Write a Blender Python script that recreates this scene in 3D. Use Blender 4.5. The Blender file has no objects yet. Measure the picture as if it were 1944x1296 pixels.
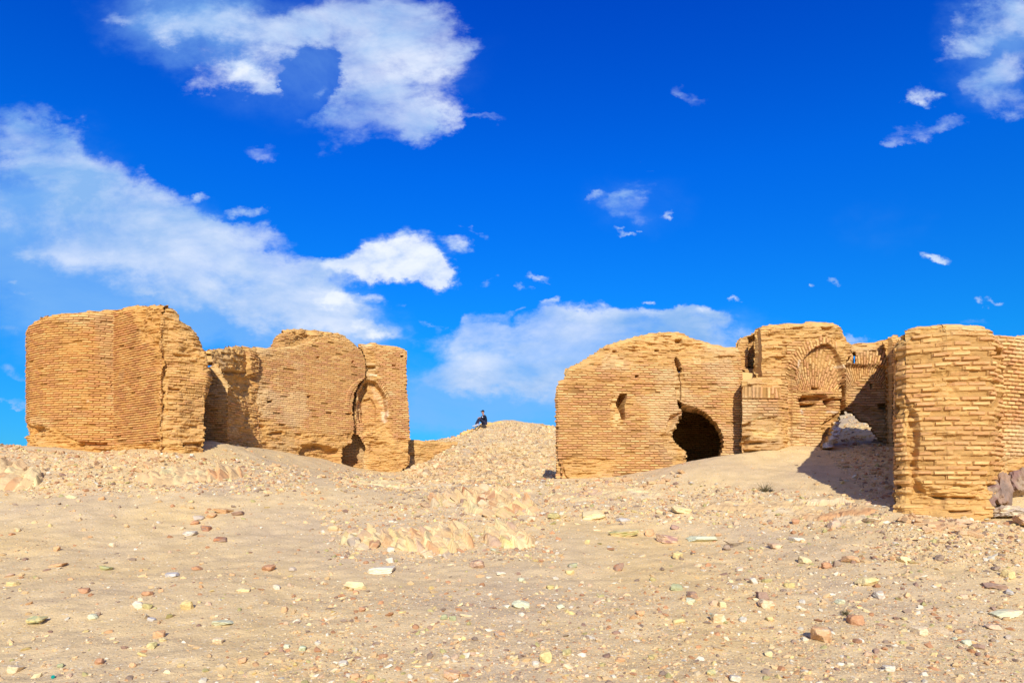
import bpy, math, random
import numpy as np
from mathutils import Vector

# ------------------------------------------------------------------ camera, world, sun
S = bpy.context.scene
COL = S.collection
F, CX, HY = 1296.0, 972.0, 940.0       # 24 mm lens on a 1944 px wide frame, horizon row

def P(px, py, Y):                      # point seen at photo pixel px,py at the distance Y
    return ((px-CX)/F*Y, Y, (HY-py)/F*Y)

cam = bpy.data.cameras.new('camera'); cam.lens = 24; cam.sensor_width = 36
cam.shift_y = (HY-648)/1944.0; cam.clip_end = 20000; cam.clip_start = 0.05
co = bpy.data.objects.new('camera', cam); COL.objects.link(co)
co.location = (0, 0, 0); co.rotation_euler = (math.radians(90), 0, 0); S.camera = co

SUN_EL, SUN_T = 29.0, 0.05             # elevation; sideways drift of the shadows per metre
SKY = 0.10
sun_az = math.atan2(SUN_T, -1.0)       # sun stands behind the camera, a little right
sl = bpy.data.lights.new('sun', 'SUN'); sl.energy = 5.0; sl.angle = math.radians(0.5); sl.color = (1.0, 0.95, 0.86)
so = bpy.data.objects.new('sun', sl); COL.objects.link(so)
el = math.radians(SUN_EL)
hd = Vector((-SUN_T, 1.0, 0)).normalized()
sd = Vector((hd.x*math.cos(el), hd.y*math.cos(el), -math.sin(el)))
so.rotation_euler = sd.to_track_quat('-Z', 'Y').to_euler()
so.location = (3, -20, 20)
S.view_settings.view_transform = 'Standard'; S.view_settings.look = 'None'
S.view_settings.exposure = 0.09; S.view_settings.gamma = 1.0
S.cycles.max_bounces = 6; S.cycles.diffuse_bounces = 3; S.cycles.sample_clamp_indirect = 4

W = bpy.data.worlds.new('World'); S.world = W; W.use_nodes = True
W.cycles.sampling_method = 'MANUAL'; W.cycles.sample_map_resolution = 256
nt = W.node_tree; nt.nodes.clear()
def N(tree, t, **kw):
    n = tree.nodes.new(t)
    for k, v in kw.items(): setattr(n, k, v)
    return n
def math_(tree, op, a, b=None, clamp=False, c=None):
    n = N(tree, 'ShaderNodeMath', operation=op, use_clamp=clamp)
    for i, v in enumerate((a, b, c)):
        if v is None: continue
        if isinstance(v, (int, float)): n.inputs[i].default_value = v
        else: tree.links.new(v, n.inputs[i])
    return n.outputs[0]

def build_sky():
    L = nt.links.new
    out = N(nt, 'ShaderNodeOutputWorld'); bg = N(nt, 'ShaderNodeBackground'); bg.inputs[1].default_value = SKY
    sky = N(nt, 'ShaderNodeTexSky', sky_type='NISHITA', sun_disc=False)
    sky.sun_elevation = el; sky.sun_rotation = math.atan2(-hd.x, -hd.y)
    sky.altitude = 0; sky.air_density = 1.0; sky.dust_density = 0.3; sky.ozone_density = 4.0
    tc = N(nt, 'ShaderNodeTexCoord'); sep = N(nt, 'ShaderNodeSeparateXYZ'); L(tc.outputs['Generated'], sep.inputs[0])
    yy = math_(nt, 'MAXIMUM', sep.outputs[1], 0.08)
    gx = math_(nt, 'DIVIDE', sep.outputs[0], yy); gz = math_(nt, 'DIVIDE', sep.outputs[2], yy)
    mr = N(nt, 'ShaderNodeMapRange'); L(sep.outputs[1], mr.inputs[0]); mr.inputs[1].default_value = .12; mr.inputs[2].default_value = .35
    fwd = mr.outputs[0]
    # deepen the blue of the sky itself
    gm = N(nt, 'ShaderNodeGamma'); gm.inputs[1].default_value = 1.0
    L(sky.outputs[0], gm.inputs[0])
    mul = N(nt, 'ShaderNodeMix', data_type='RGBA', blend_type='MULTIPLY'); mul.inputs[0].default_value = 1
    ramp = N(nt, 'ShaderNodeValToRGB'); L(sep.outputs[2], ramp.inputs[0])
    cr = ramp.color_ramp
    cr.elements[0].position = 0.0; cr.elements[0].color = SKYRAMP[0]
    cr.elements[1].position = 0.65; cr.elements[1].color = SKYRAMP[3]
    e = cr.elements.new(0.2); e.color = SKYRAMP[1]
    e = cr.elements.new(0.42); e.color = SKYRAMP[2]
    L(gm.outputs[0], mul.inputs[6]); L(ramp.outputs[0], mul.inputs[7])
    comb = N(nt, 'ShaderNodeCombineXYZ'); L(gx, comb.inputs[0]); L(gz, comb.inputs[1])
    # ragged warp of the cloud outlines
    def noise(scale, detail, rough, sx=1., sy=1., off=0., dist=0.):
        mp = N(nt, 'ShaderNodeMapping'); mp.inputs['Scale'].default_value = (sx, sy, 1); mp.inputs['Location'].default_value = (off, off*.7, off)
        L(comb.outputs[0], mp.inputs[0])
        n = N(nt, 'ShaderNodeTexNoise'); n.inputs['Scale'].default_value = scale; n.inputs['Detail'].default_value = detail
        n.inputs['Roughness'].default_value = rough; n.inputs['Distortion'].default_value = dist
        L(mp.outputs[0], n.inputs['Vector']); return n
    wn = noise(8, 9, .64, 1, 1.5, 3.1)
    wv = N(nt, 'ShaderNodeVectorMath', operation='MULTIPLY_ADD'); L(wn.outputs['Color'], wv.inputs[0])
    wv.inputs[1].default_value = (.16, .10, 0); wv.inputs[2].default_value = (-.08, -.05, 0)
    ad = N(nt, 'ShaderNodeVectorMath', operation='ADD'); L(comb.outputs[0], ad.inputs[0]); L(wv.outputs[0], ad.inputs[1])
    sp = N(nt, 'ShaderNodeSeparateXYZ'); L(ad.outputs[0], sp.inputs[0]); wx, wy = sp.outputs[0], sp.outputs[1]
    cq = N(nt, 'ShaderNodeCombineXYZ'); L(math_(nt, 'MULTIPLY', wx, wx), cq.inputs[0]); L(math_(nt, 'MULTIPLY', wx, wy), cq.inputs[1]); L(math_(nt, 'MULTIPLY', wy, wy), cq.inputs[2])
    cl = N(nt, 'ShaderNodeCombineXYZ'); L(wx, cl.inputs[0]); L(wy, cl.inputs[1]); cl.inputs[2].default_value = 1
    quad, lin = cq.outputs[0], cl.outputs[0]
    def field(blobs):
        tot = None
        for (px, py, rx, ry, ang, st) in blobs:
            cx_, cy_ = (px-CX)/F, (HY-py)/F; th = math.radians(ang); co_, si_ = math.cos(th), math.sin(th)
            ia, ib = (F/rx)**2*.45, (F/ry)**2*.45
            A_ = co_*co_*ia+si_*si_*ib; B_ = 2*co_*si_*(ia-ib); C_ = si_*si_*ia+co_*co_*ib
            D_ = -2*A_*cx_-B_*cy_; E_ = -2*C_*cy_-B_*cx_; F_ = A_*cx_*cx_+B_*cx_*cy_+C_*cy_*cy_
            g = N(nt, 'ShaderNodeVectorMath', operation='DOT_PRODUCT'); L(quad, g.inputs[0]); g.inputs[1].default_value = (-A_, -B_, -C_)
            h = N(nt, 'ShaderNodeVectorMath', operation='DOT_PRODUCT'); L(lin, h.inputs[0]); h.inputs[1].default_value = (-D_, -E_, 1-F_)
            v = math_(nt, 'ADD', g.outputs['Value'], h.outputs['Value'], True)
            tot = math_(nt, 'MULTIPLY_ADD', math_(nt, 'MULTIPLY', v, v), st, False, 0.0 if tot is None else tot)
        return tot
    def dens(f, n, k, lo, hi):
        s = math_(nt, 'MULTIPLY', math_(nt, 'SUBTRACT', n, .5), k)
        s = math_(nt, 'MULTIPLY', s, math_(nt, 'MULTIPLY', f, 2.6, True))
        m = N(nt, 'ShaderNodeMapRange', interpolation_type='SMOOTHSTEP'); L(math_(nt, 'ADD', math_(nt, 'MINIMUM', f, 1.15), s), m.inputs[0])
        m.inputs[1].default_value = lo; m.inputs[2].default_value = hi
        return m.outputs[0]
    n1 = noise(9, 9, .62, 1, 1.7, .3, .15); n2 = noise(22, 8, .6, 1, 1.5, 7.7); n3 = noise(5, 8, .6, 1, 2.0, 5.2, .3)
    fv = field(VEILS); fp = field(PUFFS)
    dv = dens(math_(nt, 'ADD', fv, math_(nt, 'MULTIPLY', fp, .55)), n1.outputs[0], 2.5, .30, 1.25)
    dp = dens(fp, n2.outputs[0], 2.4, .38, 1.35)
    body = dens(fp, n3.outputs[0], 2.6, .45, 1.3)
    lit = N(nt, 'ShaderNodeMapRange'); L(n3.outputs[0], lit.inputs[0]); lit.inputs[1].default_value = .36; lit.inputs[2].default_value = .66
    def mix(a, b, f, isval=True):
        m = N(nt, 'ShaderNodeMix', data_type='RGBA'); 
        if isinstance(f, float): m.inputs[0].default_value = f
        else: L(f, m.inputs[0])
        for i, c in ((6, a), (7, b)):
            if isinstance(c, tuple): m.inputs[i].default_value = c
            else: L(c, m.inputs[i])
        return m.outputs[2]
    k = 1.0/SKY
    def c_(r, g, b): return (r*k, g*k, b*k, 1)
    veilc = mix(c_(.24, .46, .84), c_(.72, .80, .96), lit.outputs[0])
    puffc = mix(c_(.30, .50, .86), c_(.86, .91, 1.0), body)
    n4 = noise(3.2, 8, .62, 1, 1.9, 9.4, .4)
    fh = field(HAZES); dh = dens(fh, n4.outputs[0], 1.6, .05, 1.5)
    c0 = mix(mul.outputs[2], c_(.22, .48, .88), math_(nt, 'MULTIPLY', math_(nt, 'MULTIPLY', dh, .75), fwd))
    thick = N(nt, 'ShaderNodeMapRange', interpolation_type='SMOOTHSTEP'); L(n4.outputs[0], thick.inputs[0]); thick.inputs[1].default_value = .30; thick.inputs[2].default_value = .60
    thick.inputs[3].default_value = .62; thick.inputs[4].default_value = 1.0
    a = math_(nt, 'MULTIPLY', math_(nt, 'MULTIPLY', dv, thick.outputs[0]), fwd)
    c1 = mix(c0, veilc, a)
    b = math_(nt, 'MULTIPLY', math_(nt, 'MULTIPLY', dp, .92), fwd)
    c2 = mix(c1, puffc, b)
    # unseen bright cloud behind and beside the viewer, added to whiten the shade
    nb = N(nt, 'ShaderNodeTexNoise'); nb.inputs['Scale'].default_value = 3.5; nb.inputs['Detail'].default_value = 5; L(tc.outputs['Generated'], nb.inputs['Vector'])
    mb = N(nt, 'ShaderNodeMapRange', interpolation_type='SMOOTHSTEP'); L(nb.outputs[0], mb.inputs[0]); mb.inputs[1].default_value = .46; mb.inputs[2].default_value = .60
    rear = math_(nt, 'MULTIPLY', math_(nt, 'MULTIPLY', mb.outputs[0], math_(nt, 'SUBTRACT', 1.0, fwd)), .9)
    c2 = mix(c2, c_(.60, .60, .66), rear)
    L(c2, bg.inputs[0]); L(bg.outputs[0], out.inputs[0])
SKYRAMP = [(.14, .62, 1.05, 1), (.035, .74, 1.42, 1), (.004, .62, 1.85, 1), (.0, .35, 1.8, 1)]
HAZES = [(120,500,280,120,-10,1.6),(430,570,280,100,-8,1.6),(330,470,200,90,-20,1.2),(340,40,160,70,0,1.0),(1100,735,300,70,0,1.3),(860,740,130,70,0,1.1),(1900,90,120,110,0,.9),(640,100,260,150,0,.7),(60,330,180,120,-15,.8),
 (1300,640,180,60,0,.7),(870,800,160,40,0,.6),(1700,430,120,60,0,.25),(60,640,110,60,0,.45),(1220,390,110,60,0,.35),(620,640,150,60,0,.8)]
VEILS = [ # px, py, rx, ry, angle, strength
 (700,95,190,125,0,1.2),(470,40,190,60,0,.75),(330,40,120,40,0,.45),(720,225,140,60,10,.9),(420,140,85,32,0,.85),(845,70,60,60,0,.6),
 (800,240,55,40,0,.6),(590,150,52,52,0,-2.6),(500,165,60,30,0,.5),(580,300,90,22,0,.35),(205,45,38,18,0,.5),(500,288,60,14,0,.4),(930,225,60,10,5,.3),
 (50,270,110,85,-20,1.1),(180,350,160,75,-28,1.1),(320,430,170,65,-22,1.0),(470,470,110,45,-15,.8),(120,450,200,80,-20,.55),(300,510,260,75,-12,.85),
 (560,590,210,52,-10,.95),(560,505,120,30,0,.7),(930,650,125,52,0,1.0),(1100,655,230,62,0,1.25),(1280,630,150,46,0,1.1),(900,715,140,34,0,.75),(1070,725,200,40,0,.7),
 (1215,345,40,40,0,.48),(1200,400,80,26,0,.42),(1900,35,80,58,0,1.1),(1825,88,52,26,0,.85),(1905,150,75,38,20,.9),(1925,200,65,30,0,.85),
 (1790,236,100,20,6,.75),(1715,266,36,10,0,.5),(1760,105,25,14,0,.4),(1300,170,50,14,-35,.35),(1640,640,75,14,0,.65),(30,630,60,12,0,.45),(15,700,50,9,0,.5),
 (20,758,50,8,0,.5),(20,480,60,14,10,.35),(1860,630,80,14,0,.4),(820,790,120,14,0,.35),(600,640,160,40,0,.25)]
PUFFS = [
 (760,485,85,45,0,1.5),(835,510,42,26,0,1.2),(700,510,80,34,5,1.0),(620,495,60,24,8,.9),(590,555,110,38,-8,.80),(650,590,95,24,-5,.85),(715,628,52,13,-14,1.0),(730,570,40,14,0,.8),
 (465,128,40,26,10,.9),(490,178,26,14,0,.75),(610,165,20,24,0,.6),(455,402,34,15,0,.95),(378,376,34,12,0,.75),(880,462,32,22,-15,.9),(900,432,48,10,-20,.8),(925,532,34,10,15,.8),
 (1005,526,32,8,0,.9),(1020,537,20,6,0,.7),(1042,582,18,7,30,.8),(980,550,20,7,-30,.6),(820,608,28,9,0,.7),(915,600,34,14,20,.8),(968,590,24,7,20,.7),(1250,590,85,15,4,.95),(1345,590,40,14,-20,.85),
 (1100,612,90,12,-4,.7),(1170,650,60,16,20,.55),(915,720,34,16,0,.75),(1300,612,70,12,0,.55),(1225,566,18,7,0,.9),(1390,563,18,6,0,.8),(1155,372,22,10,0,.85),(1130,382,16,6,10,.7),(1262,410,20,9,25,.9),
 (1180,444,20,6,0,.8),(1222,310,18,6,0,.7),(1205,370,24,8,0,.6),(1205,432,9,4,0,.6),(1760,182,46,18,-8,1.0),(1800,500,36,9,3,1.0),(1602,528,14,8,-30,.85),(1551,533,9,4,0,.8),(1850,583,16,10,-25,.9),(1887,581,20,8,0,.85),
 (60,573,34,8,0,.8),(10,545,18,5,0,.7),(272,552,20,7,-10,.8),(160,585,14,4,0,.5),(60,245,60,28,-20,.6),(250,385,50,16,-20,.55),(250,420,40,12,0,.5),(430,435,60,14,-5,.5),(35,765,30,5,0,.5),(30,706,30,6,0,.55)]
build_sky()

# ------------------------------------------------------------------ numpy noise
def hsh(*a, seed=0):
    h = np.full(np.broadcast(*[np.asarray(x) for x in a]).shape, seed*374761393 + 12345, dtype=np.uint64)
    for i, x in enumerate(a):
        xi = (np.floor(x).astype(np.int64) + 1000003).astype(np.uint64)
        h = (h ^ (xi*np.uint64(668265263 + 2*i*7919))) * np.uint64(2246822519)
        h = h & np.uint64(0xFFFFFFFFFFFF)
        h = h ^ (h >> np.uint64(15))
    h = (h*np.uint64(3266489917)) & np.uint64(0xFFFFFFFFFFFF)
    h = h ^ (h >> np.uint64(17))
    return (h & np.uint64(0xFFFFFF)).astype(np.float64)/float(0xFFFFFF)
def vn(x, y, seed=0):
    xi = np.floor(x); yi = np.floor(y); fx = x-xi; fy = y-yi
    fx = fx*fx*(3-2*fx); fy = fy*fy*(3-2*fy)
    a = hsh(xi, yi, seed=seed); b = hsh(xi+1, yi, seed=seed); c = hsh(xi, yi+1, seed=seed); d = hsh(xi+1, yi+1, seed=seed)
    return (a*(1-fx)+b*fx)*(1-fy)+(c*(1-fx)+d*fx)*fy
def fbm(x, y, seed=0, octv=4, g=.5):
    s = 0; a = 1; t = 0
    for i in range(octv):
        s = s + a*vn(x*2**i, y*2**i, seed+i*17); t += a; a *= g
    return s/t*2-1
def sst(x, a=0., b=1.):
    t = np.clip((x-a)/(b-a), 0, 1); return t*t*(3-2*t)
def sdf(px, py, poly):                  # signed distance to a polygon, negative inside
    poly = np.asarray(poly, float); n = len(poly)
    d = np.full(px.shape, 1e9); ins = np.zeros(px.shape, bool)
    for i in range(n):
        ax, ay = poly[i]; bx, by = poly[(i+1) % n]
        ex, ey = bx-ax, by-ay; wx, wy = px-ax, py-ay
        t = np.clip((wx*ex+wy*ey)/(ex*ex+ey*ey+1e-12), 0, 1)
        d = np.minimum(d, (wx-ex*t)**2+(wy-ey*t)**2)
        if ay != by:
            c = ((ay > py) != (by > py)) & (px < (bx-ax)*(py-ay)/(by-ay)+ax)
            ins ^= c
    d = np.sqrt(d); return np.where(ins, -d, d)

# ------------------------------------------------------------------ object helpers
def tag(o, label=None, cat=None, group=None, kind=None):
    if label: o['label'] = label
    if cat: o['category'] = cat
    if group: o['group'] = group
    if kind: o['kind'] = kind
    return o
def mesh_np(name, verts, faces, cols=None, mat=None, parent=None, smooth=False):
    me = bpy.data.meshes.new(name)
    verts = np.asarray(verts, np.float32); faces = np.asarray(faces, np.int32)
    nf, k = faces.shape
    me.vertices.add(len(verts)); me.vertices.foreach_set('co', verts.ravel())
    me.loops.add(nf*k); me.loops.foreach_set('vertex_index', faces.ravel())
    me.polygons.add(nf); me.polygons.foreach_set('loop_start', np.arange(0, nf*k, k, dtype=np.int32))
    me.polygons.foreach_set('loop_total', np.full(nf, k, np.int32))
    me.polygons.foreach_set('use_smooth', np.full(nf, smooth, bool))
    me.update(calc_edges=True)
    if cols is not None:
        at = me.color_attributes.new('tone', 'FLOAT_COLOR', 'POINT')
        c = np.ones((len(verts), 4), np.float32); c[:, :3] = cols; at.data.foreach_set('color', c.ravel())
    o = bpy.data.objects.new(name, me); COL.objects.link(o)
    if mat: me.materials.append(mat)
    if parent: o.parent = parent
    return o
def empty(name, loc):
    o = bpy.data.objects.new(name, None); COL.objects.link(o); o.location = loc; o.empty_display_size = .3
    return o
def settle(o, root):                    # parent without moving
    o.parent = root; o.matrix_parent_inverse.identity()
    o.location = tuple(-c for c in root.location)

def make_mat(name, rough=.95, bump=.4, bscale=60, vary=.18, base=None, spec=.1, fine=400):
    m = bpy.data.materials.new(name); m.use_nodes = True; t = m.node_tree; L = t.links.new
    b = t.nodes['Principled BSDF']; b.inputs['Roughness'].default_value = rough
    b.inputs['Specular IOR Level'].default_value = spec
    tc = N(t, 'ShaderNodeTexCoord')
    n1 = N(t, 'ShaderNodeTexNoise'); n1.inputs['Scale'].default_value = bscale; n1.inputs['Detail'].default_value = 6; n1.inputs['Roughness'].default_value = .65
    n2 = N(t, 'ShaderNodeTexNoise'); n2.inputs['Scale'].default_value = 1.3; n2.inputs['Detail'].default_value = 7; n2.inputs['Roughness'].default_value = .6
    L(tc.outputs['Object'], n1.inputs['Vector']); L(tc.outputs['Object'], n2.inputs['Vector'])
    if base is None:
        a = N(t, 'ShaderNodeAttribute', attribute_name='tone'); src = a.outputs['Color']
    else:
        r = N(t, 'ShaderNodeRGB'); r.outputs[0].default_value = (*base, 1); src = r.outputs[0]
    v = math_(t, 'ADD', math_(t, 'MULTIPLY', n1.outputs[0], vary*2), 1-vary)
    v = math_(t, 'MULTIPLY', v, math_(t, 'ADD', math_(t, 'MULTIPLY', n2.outputs[0], vary*1.6), 1-vary*.8))
    mx = N(t, 'ShaderNodeVectorMath', operation='SCALE'); L(src, mx.inputs[0]); L(v, mx.inputs['Scale'])
    L(mx.outputs[0], b.inputs['Base Color'])
    bp = N(t, 'ShaderNodeBump'); bp.inputs['Strength'].default_value = bump; bp.inputs['Distance'].default_value = .02
    L(n1.outputs[0], bp.inputs['Height']); L(bp.outputs[0], b.inputs['Normal'])
    return m
M_BRICK = make_mat('mud_brick', bump=.35, bscale=45, vary=.12)
M_ROCK = make_mat('rock', bump=.5, bscale=38, vary=.22, rough=.85, spec=.2)
M_SAND = make_mat('sand', bump=.9, bscale=28, vary=.13)
M_GRAVEL = make_mat('gravel_stone', bump=.2, bscale=80, vary=.1)

def add_grit(m):
    t = m.node_tree; L = t.links.new; b = t.nodes['Principled BSDF']; src = b.inputs['Base Color'].links[0].from_socket
    tc = N(t, 'ShaderNodeTexCoord')
    for sc, th, lo, hi in ((24, .26, (.30, .20, .10), (.82, .70, .48)), (60, .30, (.36, .24, .12), (.80, .66, .42))):
        v = N(t, 'ShaderNodeTexVoronoi'); v.inputs['Scale'].default_value = sc; L(tc.outputs['Object'], v.inputs['Vector'])
        sp = N(t, 'ShaderNodeSeparateColor'); L(v.outputs['Color'], sp.inputs[0])
        m1 = math_(t, 'LESS_THAN', v.outputs['Distance'], math_(t, 'MULTIPLY', sp.outputs[1], th*1.6))
        m1 = math_(t, 'MULTIPLY', m1, math_(t, 'GREATER_THAN', sp.outputs[2], .35))
        cm = N(t, 'ShaderNodeMix', data_type='RGBA'); L(sp.outputs[0], cm.inputs[0]); cm.inputs[6].default_value = (*lo, 1); cm.inputs[7].default_value = (*hi, 1)
        mx = N(t, 'ShaderNodeMix', data_type='RGBA'); L(math_(t, 'MULTIPLY', m1, .75), mx.inputs[0]); L(src, mx.inputs[6]); L(cm.outputs[2], mx.inputs[7]); src = mx.outputs[2]
    L(src, b.inputs['Base Color'])
add_grit(M_SAND)

# ------------------------------------------------------------------ terrain
CP = [] # (px, py, Y) or ('w', X, Y, Z)
for X in (-14, -9, -5, -2, 0, 2, 5, 9, 14):
    CP.append(('w', X, -6, -2.1)); CP.append(('w', X, 2.5, -1.72)); CP.append(('w', X, 5.5, -1.60+(.04 if abs(X) < 3 else 0)))
for px, py in ((-500,1150),(-100,1125),(300,1130),(700,1140),(1100,1140),(1500,1130),(1900,1110),(2300,1095)): CP.append((px, py, 8.0))
for px, py in ((-500,1010),(-100,1000),(300,1015),(700,1035),(1100,1030),(1500,1010),(1850,1000),(2200,990)): CP.append((px, py, 11.0 if px < 1800 else 10.5))
for px, py in ((-300,900),(0,905),(300,915),(600,935),(850,955),(1050,950),(1250,938),(1450,905),(1600,895)): CP.append((px, py, 14.0))
CP += [(0,846,18),(-200,840,18.5),(53,846,17.6),(110,850,17.1),(215,858,17.2),(305,858,16.1),(385,856,16.8),(405,838,18.0),(400,848,17.5),
 (520,872,19),(570,888,19),(650,899,20.5),(700,907,21.3),(760,911,21.3),(620,880,21.5),(740,903,22.8),(440,846,19.5),(491,851,21.2),(530,861,21.7),(600,871,22.7),(650,883,23.4),(700,892,23.9),(750,897,24.2),(778,889,24.9),
 (800,886,26.8),(850,868,30),(825,868,26.3),(850,854,26.6),(873,845,27.4),(860,905,21.5),(960,908,21),(1040,909,18),(900,920,19.5),(700,915,18),(600,905,16.5),(450,880,16.5),
 (900,870,28),(960,855,31),(1030,860,30),(885,834,41),(905,821,44),(918,813,46),(940,806,46),(985,808,46),(1030,812,46),(1055,815,46),(1100,818,46),(870,848,42),(800,850,40),(1050,902,23),(1050,907,20),(1040,893,26),
 (940,806,52),(1000,812,52),(880,840,52),(960,930,70),(800,950,60),(1100,930,60),
 (1084,911,16.0),(1139,912,16.1),(1213,897,16.3),(1300,880,16.5),(1378,869,16.5),(1408,862,15.6),(1478,848,16.2),(1574,848,16.4),(1600,850,16.6),(1680,845,16.8),
 (1300,890,18),(1340,893,20),(1620,788,23),(1660,786,23),(1600,770,27),(1640,770,28),(1690,770,28),(1640,806,20),(1640,830,18.2),(1700,795,24),
 (1660,880,14.3),(1695,935,12.2),(1560,870,15.4),(1450,872,15.4),(1400,905,14),
 (1720,966,10.9),(1790,985,10.4),(1850,980,10.4),(1910,945,11.2),(1944,930,12),(2050,925,12),(2200,960,11),(2300,930,14),
 (0,890,21),(-300,880,22),(200,900,21),(300,905,20),(0,950,30),(-600,950,30),(400,930,26),(650,930,27),(1200,920,24),(1500,880,26),(1900,880,24),(2400,900,24),
 (1500,930,40),(2200,950,40),(-300,985,50),(400,975,50),(1500,965,60)]
pts = []
for c in CP:
    if c[0] == 'w': pts.append(c[1:])
    else: pts.append(P(*c))
for a in range(0, 360, 15):
    r = 110; pts.append((r*math.sin(math.radians(a)), 20+r*math.cos(math.radians(a)), -5.5))
pts = np.array(pts, float)
def tps_k(r2): return np.where(r2 > 1e-9, .5*r2*np.log(np.maximum(r2, 1e-9)), 0)
n = len(pts)
r2 = (pts[:, None, 0]-pts[None, :, 0])**2+(pts[:, None, 1]-pts[None, :, 1])**2
A = np.zeros((n+3, n+3)); A[:n, :n] = tps_k(r2)+np.eye(n)*.08
A[:n, n] = 1; A[:n, n+1] = pts[:, 0]; A[:n, n+2] = pts[:, 1]; A[n:, :n] = A[:n, n:].T
wts = np.linalg.solve(A, np.r_[pts[:, 2], 0, 0, 0])
def ground_base(x, y):
    x = np.asarray(x, float); y = np.asarray(y, float); sh = np.broadcast(x, y).shape
    x = np.broadcast_to(x, sh).ravel(); y = np.broadcast_to(y, sh).ravel(); out = np.zeros(len(x))
    for s in range(0, len(x), 60000):
        xs = x[s:s+60000]; ys = y[s:s+60000]
        k = tps_k((xs[:, None]-pts[None, :, 0])**2+(ys[:, None]-pts[None, :, 1])**2)
        out[s:s+60000] = k@wts[:n]+wts[n]+wts[n+1]*xs+wts[n+2]*ys
    d = np.hypot(x, y-20); f = sst(d, 80, 108)
    return (out*(1-f)+(-5.6)*f).reshape(sh)
def ground_z(x, y):
    x = np.asarray(x, float); y = np.asarray(y, float)
    z = ground_base(x, y)
    z = z + fbm(x*.8, y*.8, 5, 3)*.05 + fbm(x*2.3, y*3.4, 9, 4)*.028 + fbm(x*9, y*9, 12, 2)*.008
    z = z + (fbm(x*.45, y*.4, 61, 3)*.22+fbm(x*1.4, y*1.2, 62, 3)*.09)*sst(y, 25, 33)*sst(-y, -60, -48)
    z = z + np.abs(fbm(x*.35+y*.1, y*.5, 31, 3))*.05 - .012
    return z

def axis(lo, hi, f):                    # growing steps
    a = [lo]
    while a[-1] < hi: a.append(a[-1]+f(a[-1]))
    return np.array(a)
gy = axis(1.5, 60, lambda v: .024*max(v/6, 1)**1.15)
gy = np.r_[-4000, -1500, -500, -150, -60, -25, -10, -4, -1, gy, np.geomspace(62, 9000, 40)]
gxh = axis(0.0, 24, lambda v: .04*max(v/7, 1)**1.1)
gxh = np.r_[gxh, np.geomspace(25, 9000, 45)]
gx_ = np.r_[-gxh[::-1][:-1], gxh]
GX, GY = np.meshgrid(gx_, gy)
GZ = ground_z(GX, GY)
far = sst(np.hypot(GX, GY), 100, 400); GZ = GZ*(1-far)+(-5.6)*far
nx, ny = len(gx_), len(gy)
idx = np.arange(nx*ny).reshape(ny, nx)
fc = np.stack([idx[:-1, :-1], idx[:-1, 1:], idx[1:, 1:], idx[1:, :-1]], -1).reshape(-1, 4)
v = np.stack([GX, GY, GZ], -1).reshape(-1, 3)
t1 = fbm(GX*.5, GY*.5, 77, 4)[..., None]; t2 = fbm(GX*5, GY*9, 78, 3)[..., None]
sand = np.array([.67, .49, .245]); sandy = np.array([.70, .48, .19]); sandp = np.array([.56, .42, .25])
cg = sand + (sandy-sand)*np.clip(t1*1.1, 0, 1) + (sandp-sand)*np.clip(-t1*1.4, 0, 1)
cg = cg*(1+.16*t2)
ground = mesh_np('ground', v, fc, cg.reshape(-1, 3), M_SAND, smooth=True)
tag(ground, kind='structure')

def hit(px, py, ymin=4., ymax=60.):     # where the view ray of a photo pixel meets the ground
    ys = np.geomspace(ymin, ymax, 700)
    z = ground_z((px-CX)/F*ys, ys); ray = (HY-py)/F*ys
    k = np.argmax(z > ray)
    if not (z > ray).any(): k = len(ys)-1
    return float((px-CX)/F*ys[k]), float(ys[k]), float(z[k])

# ------------------------------------------------------------------ brickwork
BR = [np.array(c) for c in ((.66, .385, .155), (.71, .435, .175), (.60, .325, .135), (.73, .47, .21), (.56, .29, .135), (.66, .35, .17))]
JOINT = np.array([.24, .12, .045]); GREY = np.array([.40, .31, .20]); BLEACH = np.array([.80, .62, .36])  # JOINT: mud mortar, darkened further in colour for joint shade the relief lacks
MORT = np.array([.62, .37, .12]); DUST = np.array([.76, .52, .20]); EARTH = np.array([.70, .45, .18])

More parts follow.
